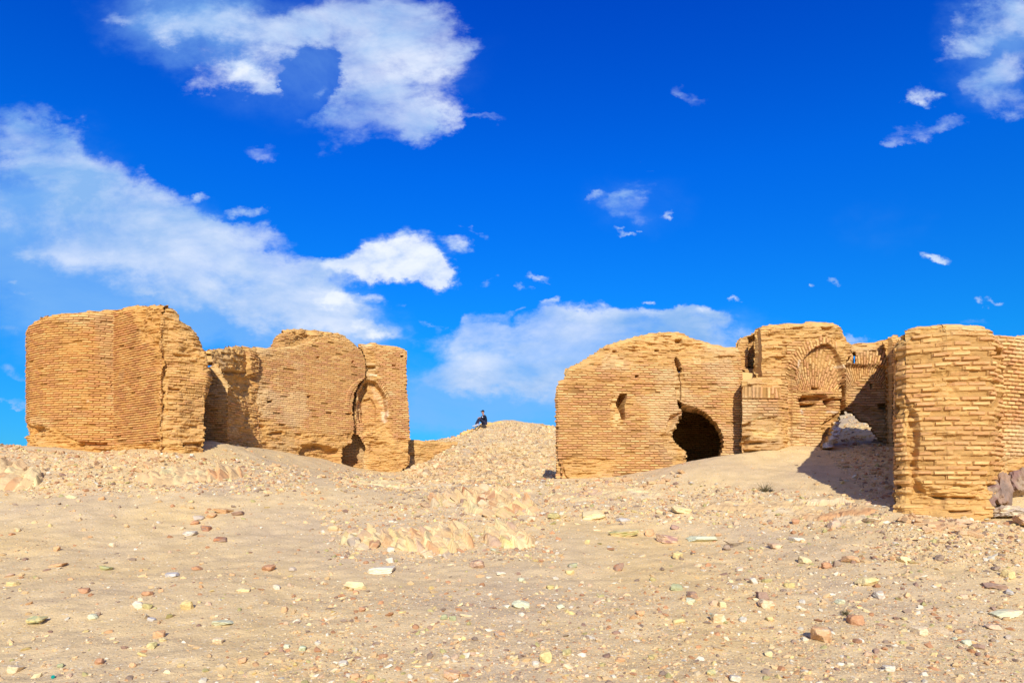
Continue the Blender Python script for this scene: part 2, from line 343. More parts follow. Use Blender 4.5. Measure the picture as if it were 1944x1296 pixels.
def brick_patch(name, path, back, poly, holes=(), ch=.058, bl=.26, du=.0115, dv=.0084, zlo=None, depth=.028, erode=(), base_e=.06,
                push=(), extra=None, polar=(), seed=1, top_round=.12, rag=1.6, smooth_path=False, stain=(), miss=.012, wob=.012, tint=(1, 1, 1),
                joint=.0080, parent=None, mat=None, top_e=.35, dust=.5):
    path = [((p-CX)/F*Y, Y) for p, Y in path]; path = np.array(path)
    seg = np.hypot(*np.diff(path, axis=0).T); cum = np.r_[0, np.cumsum(seg)]
    nu = int(cum[-1]/du)+2; U = np.linspace(0, cum[-1], nu)
    if smooth_path:                     # Catmull-like smoothing through dense blur
        Xp = np.interp(U, cum, path[:, 0]); Yp = np.interp(U, cum, path[:, 1]); k = max(3, int(.35/du))
        ker = np.hanning(k*2+1); ker /= ker.sum()
        Xp = np.convolve(np.pad(Xp, k, mode='reflect', reflect_type='odd'), ker, 'valid'); Yp = np.convolve(np.pad(Yp, k, mode='reflect', reflect_type='odd'), ker, 'valid')
    else:
        Xp = np.interp(U, cum, path[:, 0]); Yp = np.interp(U, cum, path[:, 1])
    tx = np.gradient(Xp); ty = np.gradient(Yp); l = np.hypot(tx, ty); nxp = ty/l; nyp = -tx/l
    pa = np.array(poly, float)
    zt = max((HY-pa[:, 1].min())/F*Yp.max(), 0)+.05
    zb = (HY-pa[:, 1].max())/F*(Yp.max() if pa[:, 1].max() > HY else Yp.min()) if zlo is None else zlo
    nv = int((zt-zb)/dv)+2; Z1 = np.linspace(zb, zt, nv)
    UU, ZZ = np.meshgrid(U, Z1); XX = np.broadcast_to(Xp, UU.shape); YY = np.broadcast_to(Yp, UU.shape)
    PX = CX+F*XX/YY; PY = HY-F*ZZ/YY
    # brick lattice
    a = UU + .01*fbm(UU*2, ZZ*6, seed+3, 2); b = ZZ + wob*fbm(UU*.7, ZZ*.5, seed, 3)*1.5 + .003*fbm(UU*5, ZZ*5, seed+8, 2)
    lat = np.zeros(UU.shape)
    for (zp, cxp, cyp, Yc, chp, blp) in polar:
        zin = sdf(PX, PY, zp) < 0
        dx = (PX-cxp)/F*Yc; dz = (cyp-PY)/F*Yc; R = np.hypot(dx, dz)+1e-6; th = np.arctan2(dz, dx)
        R0 = float(R[zin].mean()) if zin.any() else 1.
        b = np.where(zin, th*R0*ch/chp, b); a = np.where(zin, R*bl/blp, a); lat = np.where(zin, 7., lat)
    r = np.floor(b/ch); fb = b/ch-r
    off = (r % 2)*.5+(hsh(r, r*0, seed=seed+1)-.5)*.22
    aa = a/bl+off; k = np.floor(aa); fa = aa-k
    h1 = hsh(r, k, lat, seed=seed+2); h2 = hsh(r, k, lat, seed=seed+4); h3 = hsh(r, k, lat, seed=seed+5); h4 = hsh(r, k, lat, seed=seed+6)
    # erosion
    E = base_e + .22*np.clip(fbm(UU*1.1, ZZ*1.6, seed+11, 4)*2.2-.55, 0, 1)
    for ep, amt, soft in erode:
        s = sdf(PX, PY, ep)/soft + fbm(UU*2.5, ZZ*4, seed+13, 4)*.9
        E = np.maximum(E, amt*sst(-s, -.5, .5))
    nse = fbm(UU*3.2, ZZ*9, seed+21, 4)
    sd0 = sdf(PX, PY, poly)
    # mask, tested mostly at the middle of each brick so that courses step
    ucen = (0.5-fa)*bl*.8; vcen = (.5-fb)*ch*.9
    kx = F/YY
    sdm = sdf(PX+ucen*kx*.22, PY-vcen*kx*.7, poly) if rag > 0 else sd0
    inside = (sdm + rag*(fbm(UU*2.3, ZZ*7, seed+31, 3)+.15) + (h4-.5)*rag*.9) < 0
    for hp, hr in holes:
        sh_ = sdf(PX+ucen*kx*hr*.6, PY-vcen*kx*hr, hp) + hr*1.5*fbm(UU*4, ZZ*8, seed+33, 3)
        inside &= sh_ > 0
    # relief
    db = np.minimum(fb, 1-fb)*ch; da = np.minimum(fa, 1-fa)*bl
    jn = fbm(UU*9, ZZ*22, seed+41, 2)
    jb = joint*(1+.45*jn)+.004*np.clip(E, 0, 1); ja = joint*(1.5+.5*jn)
    p = sst((db-jb)/.006)*(.10+.90*sst((da-ja)/.006))
    D = p*(depth*(.8+.4*h3)) + p*(h1-.5)*.009 + p*(fa-.5)*(h2-.5)*.014 + nse*.006
    gone = h2 < (miss+E*.22)
    D = np.where(gone, -.012-.05*h3*np.clip(.3+E, 0, 1), D)
    rough = p*(h1-.42)*.075*(.4+h4) + fbm(UU*2.6, ZZ*4.2, seed+22, 5)*.14 + nse*.07 - .03 - .06*sst(fbm(UU*2.6, ZZ*8, seed+25, 3), .15, .4)
    Ec = np.clip(E, 0, 1)
    D = D*(1-Ec)+rough*Ec
    for (pp, dep, soft) in push:
        s = sdf(PX, PY, pp) + fbm(UU*5, ZZ*8, seed+51, 3)*soft*.5
        D = D - dep*sst(-s/soft, 0., 1.)
    D = D + (extra(PX, PY, UU, ZZ) if extra is not None else 0)
    # weathered, rounded top
    col = inside.any(axis=0); ztop = np.where(inside, ZZ, -1e9).max(axis=0)
    kk = 9; zt_s = np.convolve(np.pad(ztop, kk, mode='edge'), np.ones(2*kk+1)/(2*kk+1), 'valid'); zt_s = np.where(ztop < -1e8, ztop, zt_s)
    dt = np.clip(zt_s[None, :]-ZZ, 0, None); tr = top_round
    q = np.clip(1-dt/(tr*1.3), 0, 1)
    D = D - tr*(1-np.sqrt(np.clip(1-q*q, 0, 1)))*(1+.5*nse)
    topf = sst(1-dt/.22+nse*.5, 0, 1)*top_e
    # colours
    c = np.zeros(UU.shape+(3,))
    bi = (h3*5.999).astype(int)
    for i, bc in enumerate(BR): c[bi == i] = bc
    c *= (.90+.22*h1)[..., None]
    pm = (p*(1-.45*Ec)*(~gone))[..., None]
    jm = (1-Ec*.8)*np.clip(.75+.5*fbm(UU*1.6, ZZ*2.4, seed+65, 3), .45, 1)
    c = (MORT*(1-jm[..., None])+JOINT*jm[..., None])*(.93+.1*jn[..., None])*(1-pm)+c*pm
    ea = np.clip(Ec*.55+np.clip(fbm(UU*.9, ZZ*1.3, seed+61, 4)*1.2, 0, 1)*.35, 0, 1)[..., None]
    c = c*(1-ea)+(EARTH*(.9+.25*nse[..., None]))*ea
    gr = np.clip(fbm(UU*.8+9, ZZ*.5, seed+66, 5)*2.2-.55, 0, .35)[..., None]; c = c*(1-gr)+GREY*gr*(.6+.8*h1[..., None])
    gb = np.clip(fbm(UU*.7, ZZ*1.1+5, seed+67, 5)*2.2-.55, 0, .35)[..., None]; c = c*(1-gb)+BLEACH*gb*(.7+.3*pm)
    tf = np.clip(topf*dust*1.6, 0, 1)[..., None]; c = c*(1-tf)+DUST*tf
    for (pp, sc, soft, amt) in stain:
        s = sdf(PX, PY, pp)+fbm(UU*6, ZZ*8, seed+71, 3)*soft
        f = (sst(-s/soft)*amt)[..., None]; c = c*(1-f)+np.array(sc)*f
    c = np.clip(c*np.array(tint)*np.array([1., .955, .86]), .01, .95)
    # mesh: front grid, rim, coarse back
    VX = XX+nxp[None, :]*D; VY = YY+nyp[None, :]*D; VZ = ZZ+.0*D
    cell = inside[:-1, :-1]
    gi = np.arange(nu*nv).reshape(nv, nu)
    q4 = np.stack([gi[:-1, :-1], gi[:-1, 1:], gi[1:, 1:], gi[1:, :-1]], -1)
    front = q4[cell]
    bx, by = back
    fcs = [front]
    # rim quads: front vertex i -> mid ring -> back ring
    pad = np.pad(cell, 1)
    rims = []
    for (dj, di, e0, e1) in ((-1, 0, 0, 1), (1, 0, 2, 3), (0, -1, 3, 0), (0, 1, 1, 2)):
        nb = pad[1+dj:1+dj+cell.shape[0], 1+di:1+di+cell.shape[1]]
        m = cell & ~nb
        qq = q4[m]; rims.append(np.stack([qq[:, e1], qq[:, e0]], -1))
    rims = np.concatenate(rims)
    verts = [np.stack([VX, VY, VZ], -1).reshape(-1, 3)]; cols = [c.reshape(-1, 3)]
    nb0 = nu*nv
    uq, inv = np.unique(rims.ravel(), return_inverse=True)
    base_v = verts[0][uq]; base_c = cols[0][uq]
    Dn = np.minimum(D, 0); fr = np.stack([XX+nxp[None, :]*Dn, YY+nyp[None, :]*Dn, ZZ], -1).reshape(-1, 3)[uq]
    steps = 5; prev = uq.copy(); start = nb0
    for s in range(1, steps+1):
        f = s/steps
        jit = (hsh(uq, uq*0+s, seed=seed+91)-.5)*.02
        vv = np.stack([fr[:, 0]+bx*f+jit, fr[:, 1]+by*f, fr[:, 2]+jit*.6-(0.10*f if s > 1 else 0)*0], -1)
        if s == 1: vv = vv*.999+base_v*.001
        verts.append(vv); cols.append(base_c*(.95)+EARTH*.05)
        cur = start+np.arange(len(uq)); start += len(uq)
        pr = prev[inv].reshape(-1, 2); cu = cur[inv].reshape(-1, 2)
        fcs.append(np.stack([pr[:, 0], pr[:, 1], cu[:, 1], cu[:, 0]], -1)); prev = cur
    st = 6
    si = np.arange(0, nv, st); sj = np.arange(0, nu, st)
    bm_ = inside[np.ix_(si, sj)]
    Dn = np.minimum(D, 0); bv = np.stack([(XX+nxp[None, :]*Dn)[np.ix_(si, sj)]+bx, (YY+nyp[None, :]*Dn)[np.ix_(si, sj)]+by, ZZ[np.ix_(si, sj)]], -1).reshape(-1, 3)
    bg_ = np.arange(len(si)*len(sj)).reshape(len(si), len(sj))+start
    bq = np.stack([bg_[:-1, :-1], bg_[1:, :-1], bg_[1:, 1:], bg_[:-1, 1:]], -1)[bm_[:-1, :-1]]
    verts.append(bv); cols.append(np.tile(EARTH, (len(bv), 1))); fcs.append(bq)
    V = np.concatenate(verts); C = np.concatenate(cols); FF = np.concatenate(fcs)
    used = np.zeros(len(V), bool); used[FF.ravel()] = True; rem = np.cumsum(used)-1
    o = mesh_np(name, V[used], rem[FF], C[used], mat or M_BRICK)
    if parent: settle(o, parent)
    return o

def radial(px, Y, d):                   # straight back along the line of sight, d metres
    x = (px-CX)/F; l = math.hypot(x, 1); return (x/l*d, d/l)

def build_walls():
    # ---- left tower
    t = empty('brick_tower', P(215, 856, 17.2))
    tag(t, 'tall rounded mud brick tower with a folded side, leftmost ruin on the slope', 'tower')
    lowA = [(40,880),(420,880)]
    brick_patch('curved_wall', [(66,18.5),(50,18.15),(56,17.7),(80,17.35),(115,17.2),(160,17.15),(222,17.40)], radial(130, 17, .9),
        [(40,875),(40,620),(53,617),(57,603),(70,600),(72,596),(110,590),(160,586),(216,585),(221,585),(221,875)], bl=.255, seed=11, parent=t, smooth_path=False,
        erode=[([(48,800),(70,802),(100,812),(130,825),(160,842),(216,850),(216,880),(40,880)], .8, 9), ([(52,590),(216,580),(216,597),(150,597),(90,604),(52,618)], .75, 5),
               ([(155,750),(172,752),(170,775),(155,772)], .5, 6)],
        push=[([(50,806),(78,807),(80,822),(50,826)], .16, 6), ([(150,836),(205,838),(208,848),(140,850)], .14, 5)],
        stain=[([(161,757),(170,755),(173,763),(163,768)], (.85, .72, .60), 3, .6)], top_round=.2, tint=(1., .93, .80))
    brick_patch('folded_wall', [(209,17.48),(307.5,16.13)], radial(260, 17, 1.0),
        [(209,875),(211,588),(228,583),(229,580),(250,578),(290,577),(308,577),(308,875)], bl=.235, seed=23, parent=t,
        erode=[([(300,575),(255,578),(250,600),(262,625),(280,650),(296,660),(310,660)], .7, 10), ([(212,846),(240,846),(270,840),(308,835),(308,880),(212,880)], .8, 8), ([(212,575),(308,575),(308,590),(212,594)], .6, 6),
               ([(296,650),(310,650),(310,850),(300,850)], .45, 5)],
        push=[([(284,833),(303,832),(304,839),(285,839)], .12, 4)], tint=(1., .93, .80), top_round=.15)
    brick_patch('broken_end', [(302,16.14),(340,16.3),(390,16.75),(407,17.3)], radial(345, 17, 2.0),
        [(303,875),(303,578),(318,577.5),(330,586),(340,598),(352,606),(363,613),(378,622),(389,650),(391,673),(398,690),(405,700),(403,712),(398,730),(392,760),(388,790),(389,815),(385,835),(384,875)],
        bl=.2, ch=.06, seed=37, parent=t, base_e=.42, miss=.05, depth=.034, rag=2.4, top_round=.25,
        erode=[([(308,578),(350,590),(395,640),(392,700),(330,690),(308,640)], .75, 14), ([(304,800),(395,800),(395,880),(304,880)], .75, 12), ([(306,640),(318,640),(318,830),(306,830)], .9, 6)],
        push=[([(305,700),(316,702),(316,718),(306,716)], .16, 5), ([(306,740),(315,742),(315,750),(306,748)], .14, 4), ([(320,735),(345,737),(344,742),(320,741)], .12, 3),
              ([(306,816),(330,812),(331,816),(306,820)], .12, 4), ([(325,668),(370,672),(372,682),(330,680)], .10, 6), ([(340,838),(386,836),(386,850),(345,850)], .2, 6)],
        extra=lambda PX, PY, U, Z: fbm(U*.9, Z*1.3, 5, 3)*.14)
    # ---- stub of wall in the shade between tower and middle ruin
    s = brick_patch('wall_stub', [(378,18.6),(432,18.45)], radial(405, 18, .6),
        [(378,880),(380,700),(394,694),(402,686),(409,688),(414,704),(422,718),(431,735),(432,880)], bl=.22, seed=41, base_e=.3, miss=.05, du=.016, dv=.012,
        erode=[([(378,690),(435,690),(435,730),(378,740)], .6, 10)])
    tag(s, 'low shaded brick stub in the gap between the tower and middle ruin', 'wall')
    # ---- middle ruin
    c = empty('long_chapel', P(600, 872, 22.7))
    tag(c, 'long mud brick building with broken ends and a cracked arched niche, middle left', 'building')
    brick_patch('broken_end', [(399,18.5),(431,19.4),(465,20.7),(492,21.2)], radial(440, 18, .6),
        [(400,664),(420,662),(445,658),(492,657),(493,880),(440,880),(425,860),(417,835),(416,815),(424,790),(426,760),(418,730),(412,712),(404,692)],
        bl=.23, ch=.069, seed=53, parent=c, base_e=.35, miss=.04, rag=2.2, top_round=.15, depth=.03,
        erode=[([(400,664),(465,660),(466,700),(480,720),(478,760),(440,760),(405,700)], .95, 10), ([(415,780),(500,790),(500,880),(415,880)], .6, 12)],
        push=[([(424,712),(490,712),(490,735),(450,738),(430,730)], .10, 8), ([(410,700),(470,706),(466,712),(420,712)], .14, 5)],
        extra=lambda PX, PY, U, Z: .20*sst(-sdf(PX, PY, [(464,668),(487,670),(486,708),(470,712),(464,700)])/2.5) + fbm(U*1.0, Z*1.2, 8, 3)*.10)
    brick_patch('long_wall', [(486,21.15),(600,22.7),(700,24.15)], radial(600, 19.5, .7),
        [(487,885),(487,658.5),(518,658.5),(563,656),(585,649),(602,639),(617,636.5),(640,640),(659,644),(676,657),(689,664),(693,680),(698,699),(692,716),(682,726),(672,745),(668,775),(671,800),(672,812),(668,838),(650,850),(649,885)],
        bl=.23, ch=.069, seed=61, parent=c, base_e=.05, miss=.008, depth=.022, rag=1.0, top_round=.10, top_e=.3,
        erode=[([(489,790),(540,810),(575,826),(660,826),(672,812),(672,890),(489,890)], .65, 9), ([(489,655),(570,655),(610,638),(645,640),(640,646),(610,646),(580,660),(489,664)], .6, 4), ([(484,715),(515,730),(500,790),(486,790)], .5, 9)],
        push=[([(572,842),(600,838),(648,850),(652,895),(565,895),(568,856)], .32, 9), ([(505,760),(518,758),(518,764),(508,766)], .2, 2.5), ([(505,820),(538,816),(545,824),(520,830),(505,828)], .16, 5), ([(583,750),(590,751),(588,755),(582,754)], .15, 1.5),
              ([(601,676),(608,677),(607,681),(600,680)], .15, 2), ([(668,684),(673,685),(672,690),(667,689)], .18, 2), ([(618,781),(632,782),(630,786),(619,785)], .13, 2), ([(530,803),(545,805),(543,810),(530,808)], .13, 3),
              ([(655,783),(668,783),(668,788),(655,787)], .15, 2.5), ([(490,805),(505,808),(503,815),(490,815)], .12, 4)],
        extra=lambda PX, PY, U, Z: .035*sst(-np.abs(np.hypot((PX-700)/1.0, (PY-765)/1.1)-41)+4.5, 0, 2)*(PX < 700)*(PY < 770))
    # arched niche block right of the crack
    arch = [(680,805),(676,770),(680,745),(688,728),(697,718),(712,722),(724,735),(733,755),(737,780),(735,800),(720,806)]
    ring = [(700,722),(712,718),(722,724),(733,737),(741,757),(744,785),(736,785),(733,757),(725,740),(713,728),(700,726)]
    brick_patch('niche_wall', [(664,24.0),(700,24.2),(740,24.4),(779,24.7)], radial(730, 22, .7),
        [(676,900),(672,840),(672,780),(676,745),(690,722),(698,700),(693,684),(690,668),(680,655),(679,652),(693,650.5),(706,648.5),(720,651),(745,655.5),(762,658),(773,664),(775.5,679),(772,683),(771,700),(772.5,718),(771,735),(773,752),(776,773),(777,800),(777.5,835),(776,850),(779,865),(779,880),(760,895),(750,899),(700,899),(698,895)],
        holes=[([(673,822),(681,826),(694,849),(690,870),(687,900),(640,900),(640,850)], .3)], ch=.069, bl=.23, seed=71, parent=c, base_e=.07, rag=1.0, miss=.015, top_round=.12,
        polar=[(ring, 700, 775, 24.3, .065, .25)],
        erode=[([(690,665),(712,668),(716,700),(722,715),(712,730),(690,735),(690,700)], .75, 7), ([(690,805),(735,806),(750,830),(779,836),(779,900),(690,900)], .8, 9), ([(676,648),(776,650),(776,666),(700,668)], .5, 5), (arch, .35, 6)],
        push=[(arch, .34, 5), ([(684,760),(690,755),(704,750),(716,765),(716,800),(686,805)], .14, 4), ([(690,692),(712,693),(716,699),(700,700)], .2, 3), ([(759,674),(767,674),(766,679),(760,679)], .2, 2.2),
              ([(743,692),(752,692),(751,696),(744,696)], .12, 2), ([(684,700),(700,715),(700,740),(690,765),(682,765),(676,740)], .2, 5), ([(700,836),(735,838),(716,858),(700,855)], .12, 5), ([(775,835),(781,835),(781,885),(774,880)], .15, 3)],
        stain=[([(722,778),(738,776),(738,796),(730,806),(722,800)], (.78, .62, .45), 5, .8), ([(700,728),(712,730),(735,760),(738,780),(728,780),(710,750)], (.72, .52, .30), 5, .6), ([(700,708),(718,710),(716,714),(700,714)], (.8, .65, .45), 3, .7), ([(680,652),(708,648),(706,660),(690,662)], (.72, .55, .33), 4, .6)])
    brick_patch('rear_wall', [(625,24.6),(712,25.0)], radial(665, 22, .3), [(632,800),(660,740),(676,672),(700,672),(708,740),(708,905),(628,905)], du=.02, dv=.014, seed=75, parent=c, rag=0)
    brick_patch('dome_base', [(511,23.8),(516,23.4),(540,23.3),(600,24.3),(650,25.1),(690,25.8)], radial(600, 21.5, 1.2),
        [(511,700),(513,653),(516,640),(519.5,631),(528,628),(538,626),(552,623),(566,622),(590,623),(617,626),(647,630),(660,636),(668,643),(684,656),(695,672),(700,700)],
        bl=.2, ch=.06, seed=83, parent=c, base_e=.3, rag=1.2, top_round=.25, du=.016, dv=.011,
        erode=[([(540,623),(680,628),(690,700),(530,700),(560,640)], .85, 6)])
    # ---- low broken wall in the gap
    w = brick_patch('low_wall', [(764,26.5),(820,27.0),(873,27.6)], radial(820, 25, .6),
        [(765,905),(765,836),(800,836),(820,837.5),(845,838),(871,838.5),(873,905)], bl=.24, ch=.075, seed=91, base_e=.5, miss=.06, rag=2, du=.02, dv=.013, top_round=.12,
        erode=[([(775,830),(875,830),(875,905),(775,905)], .6, 12)])
    tag(w, 'low crumbling brick wall across the gap, half buried in rubble', 'wall')
    # ---- brick remains on top of the mound
    w = brick_patch('ridge_wall', [(866,41.5),(885,43.2),(905,44.6),(940,46.3),(985,46.6),(1040,46.6),(1080,46.8)], radial(960, 45, 1.),
        [(869,850),(870,833),(876,828),(888,826),(893,819),(902,815),(912,811),(921,806),(930,801.5),(950,799.5),(965,801),(985,805),(1004,809),(1020,811),(1032,812),(1034,808),(1044,806),(1050,811),(1075,813),(1080,850)],
        bl=.5, ch=.11, seed=97, base_e=.6, rag=1.2, du=.04, dv=.03, top_round=.5, top_e=.8, dust=.8, depth=.05,
        extra=lambda PX, PY, U, Z: fbm(U*.6, Z*1.5, 8, 3)*.3 - .2*np.clip((PY-815)/20, 0, 3))
    tag(w, 'worn brick remains along the crest of the rubble mound under the seated person', 'wall')

    # ---- right chapel with the dark arch
    g = empty('domed_chapel', P(1230, 897, 16.3))
    tag(g, 'domed mud brick chapel with a dark broken arch and slit window, right of the mound', 'chapel')
    door = [(1286,757),(1292,762),(1300,771),(1318,775),(1334,781),(1350,793),(1361,805),(1368,818),(1373,832),(1373,848),(1369,862),(1368,900),(1306,900),(1304,878),(1301,866),(1302,857),(1294,852),(1287,847),(1280,838),(1277,828),(1280,815),(1284,803),(1290,790),(1294,783),(1289,775)]
    win = [(1176,747),(1190,746),(1191,750),(1186,770),(1187,797),(1181,795),(1178,785),(1169,769)]
    def dome(PX, PY, U, Z):
        zb = (HY-728)/F*16.4; h = np.clip(Z-zb, 0, None)
        return -(.05*(h > 0)+.08*h+.12*h*h) + .03*sst(-np.abs(PY-727)+3, 0, 2)
    brick_patch('front_wall', [(1053,16.15),(1060,16.05),(1290,16.4),(1412,16.55)], radial(1230, 16.4, .65),
        [(1068,920),(1062,880),(1056.5,850),(1055,800),(1054,728.5),(1055,721),(1072,720),(1074,706),(1077,696),(1102,685),(1120,673),(1139,661),(1158.5,648),(1188,637.5),(1228,627),(1250,621.5),(1267,619.5),(1302,620),(1320,628.5),(1336,635),(1371,645.5),(1393,651),(1412,654),(1412,920)],
        holes=[(door, .35), ([(1288,690),(1296,691),(1297,706),(1292,706)], .3)], bl=.235, ch=.0575, seed=101, parent=g, base_e=.10, miss=.012, rag=1.6, depth=.026, top_round=.2, top_e=.5, extra=dome,
        erode=[([(1072,700),(1140,662),(1267,620),(1420,650),(1420,680),(1300,690),(1160,690),(1100,705)], .55, 10), ([(1070,870),(1110,868),(1170,876),(1160,925),(1065,925)], .75, 8), ([(1160,745),(1180,760),(1186,800),(1180,812),(1160,812)], .85, 6),
               ([(1255,815),(1282,800),(1310,870),(1312,900),(1290,905),(1262,850)], .85, 7), ([(1140,642),(1280,620),(1350,640),(1340,665),(1200,665)], .85, 9), ([(1282,660),(1298,660),(1300,760),(1284,760)], .5, 5), ([(1055,718),(1290,724),(1290,730),(1055,729)], .5, 4)],
        push=[([(1284,680),(1290,672),(1298,690),(1297,706),(1290,706)], .3, 3), ([(1291,706),(1293.5,706),(1295,760),(1292,760)], .12, 1.5), (win, .5, 2.5), ([(1270,785),(1293,783),(1288,798),(1276,812),(1262,825)], .22, 7), ([(1284,758),(1300,766),(1334,778),(1332,786),(1300,783),(1286,770)], .25, 5),
              ([(1207,711),(1214,711),(1214,716),(1207,716)], .2, 2), ([(1168,660),(1176,660),(1176,665),(1168,665)], .15, 2), ([(1290,636),(1306,636),(1305,646),(1291,647)], .2, 3), ([(1248,660),(1256,660),(1256,664),(1248,664)], .15, 2), ([(1070,878),(1075,900),(1085,912),(1066,912)], .25, 4)],
        stain=[([(1163,748),(1176,747),(1172,765),(1160,766)], (.62, .42, .20), 2, .8), ([(1172,682),(1187,682),(1186,696),(1171,696)], (.66, .45, .21), 1.5, .9), ([(1320,675),(1336,675),(1336,690),(1320,690)], (.66, .45, .21), 1.5, .9),
               ([(1244,692),(1270,692),(1270,698),(1244,698)], (.40, .38, .20), 5, .5), ([(1104,690),(1130,686),(1128,694),(1104,697)], (.40, .36, .18), 5, .5), ([(1160,775),(1182,780),(1182,812),(1160,812)], (.68, .50, .24), 5, .7)])
    brick_patch('left_side_wall', [(1063,21.5),(1057,16.15)], (.5, .1), [(1040,910),(1040,728),(1066,728),(1066,910)], du=.03, dv=.012, rag=0, seed=103, parent=g)
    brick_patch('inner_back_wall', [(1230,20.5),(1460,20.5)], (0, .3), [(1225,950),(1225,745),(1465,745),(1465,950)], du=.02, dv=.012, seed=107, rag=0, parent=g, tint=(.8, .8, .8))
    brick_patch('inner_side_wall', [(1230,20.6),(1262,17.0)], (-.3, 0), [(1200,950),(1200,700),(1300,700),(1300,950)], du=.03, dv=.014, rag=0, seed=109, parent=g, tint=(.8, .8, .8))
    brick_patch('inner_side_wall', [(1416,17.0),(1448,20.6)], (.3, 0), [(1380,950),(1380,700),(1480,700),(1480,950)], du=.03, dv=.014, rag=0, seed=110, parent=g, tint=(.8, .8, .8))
    # vault over the dark room
    vv = []; ff = []; x0, x1 = P(1240, 0, 17)[0]-.6, P(1425, 0, 18)[0]+1.2; xc = (x0+x1)/2; R = (x1-x0)/2
    for j, y in enumerate((16.8, 18, 19.2, 20.9)):
        for i in range(17):
            a = math.pi*i/16; vv.append((xc-R*math.cos(a), y, 1.9+.85*math.sin(a)))
    for j in range(3):
        for i in range(16): ff.append((j*17+i, j*17+i+1, (j+1)*17+i+1, (j+1)*17+i))
    o = mesh_np('vault', vv, ff, np.tile(EARTH, (len(vv), 1)), M_BRICK); settle(o, g)
    sm = o.modifiers.new('thick', 'SOLIDIFY'); sm.thickness = .3; sm.offset = 1

    # ---- pier and niche block
    h = empty('niche_block', P(1520, 846, 16.2))
    tag(h, 'tall brick block with a pale arched niche, between domed chapel and broken arch', 'building')
    solw = [(1406,735),(1478,735),(1478,756),(1406,756)]
    brick_patch('pier', [(1408,15.95),(1440,15.95),(1474,15.98),(1496,16.15)], radial(1445, 16, .5),
        [(1408,880),(1408,722),(1420,720),(1440,715),(1470,714),(1490,716),(1497,722),(1497,880)], bl=.245, ch=.066, seed=113, parent=h, base_e=.12, rag=1.0, top_round=.12,
        erode=[([(1408,798),(1480,792),(1500,800),(1500,880),(1408,880)], .65, 8), ([(1406,712),(1500,712),(1500,735),(1406,735)], .6, 5), ([(1474,735),(1500,735),(1500,850),(1474,850)], .35, 5)],
        push=[([(1408,804),(1426,800),(1426,810),(1408,814)], .16, 4), ([(1408,838),(1478,836),(1478,842),(1408,846)], .15, 4), ([(1410,851),(1465,853),(1465,862),(1410,862)], .18, 4), ([(1408,826),(1424,826),(1422,850),(1408,852)], .14, 4)],
        polar=[(solw, 1441, 11000, 16.0, .088, .62)],
        extra=lambda PX, PY, U, Z: np.where(sdf(PX, PY, solw) < 0, .045, 0),
        stain=[([(1425,790),(1450,788),(1452,798),(1425,800)], (.60, .56, .30), 4, .6), ([(1425,815),(1478,812),(1478,835),(1425,835)], (.70, .52, .22), 8, .6)])
    niche = [(1512,760),(1513,742),(1514,722),(1518,700),(1525,682),(1536,668),(1548,659),(1560,653),(1572,652),(1584,660),(1592,675),(1599,692),(1603,712),(1604,760)]
    lower = [(1512,754),(1606,754),(1606,870),(1530,870),(1528,800)]
    conch = [(1514,742),(1516,715),(1522,695),(1533,678),(1550,664),(1570,660),(1590,676),(1602,700),(1603,742)]
    ringv = [(1490,745),(1492,705),(1503,675),(1520,655),(1545,640),(1575,632),(1602,640),(1606,665),(1596,670),(1580,655),(1565,650),(1545,658),(1528,673),(1517,695),(1512,720),(1511,745)]
    def dish(PX, PY, U, Z):
        rr = np.clip(1-((PX-1560)/50)**2-((PY-742)/92)**2, 0, 1)
        return -.20*np.sqrt(rr)*(sdf(PX, PY, niche) < 0)*np.clip((745-PY)/8, 0, 1) + .05*sst(-np.abs(PX-1506)+5.5, 0, 2)*(PY > 690)
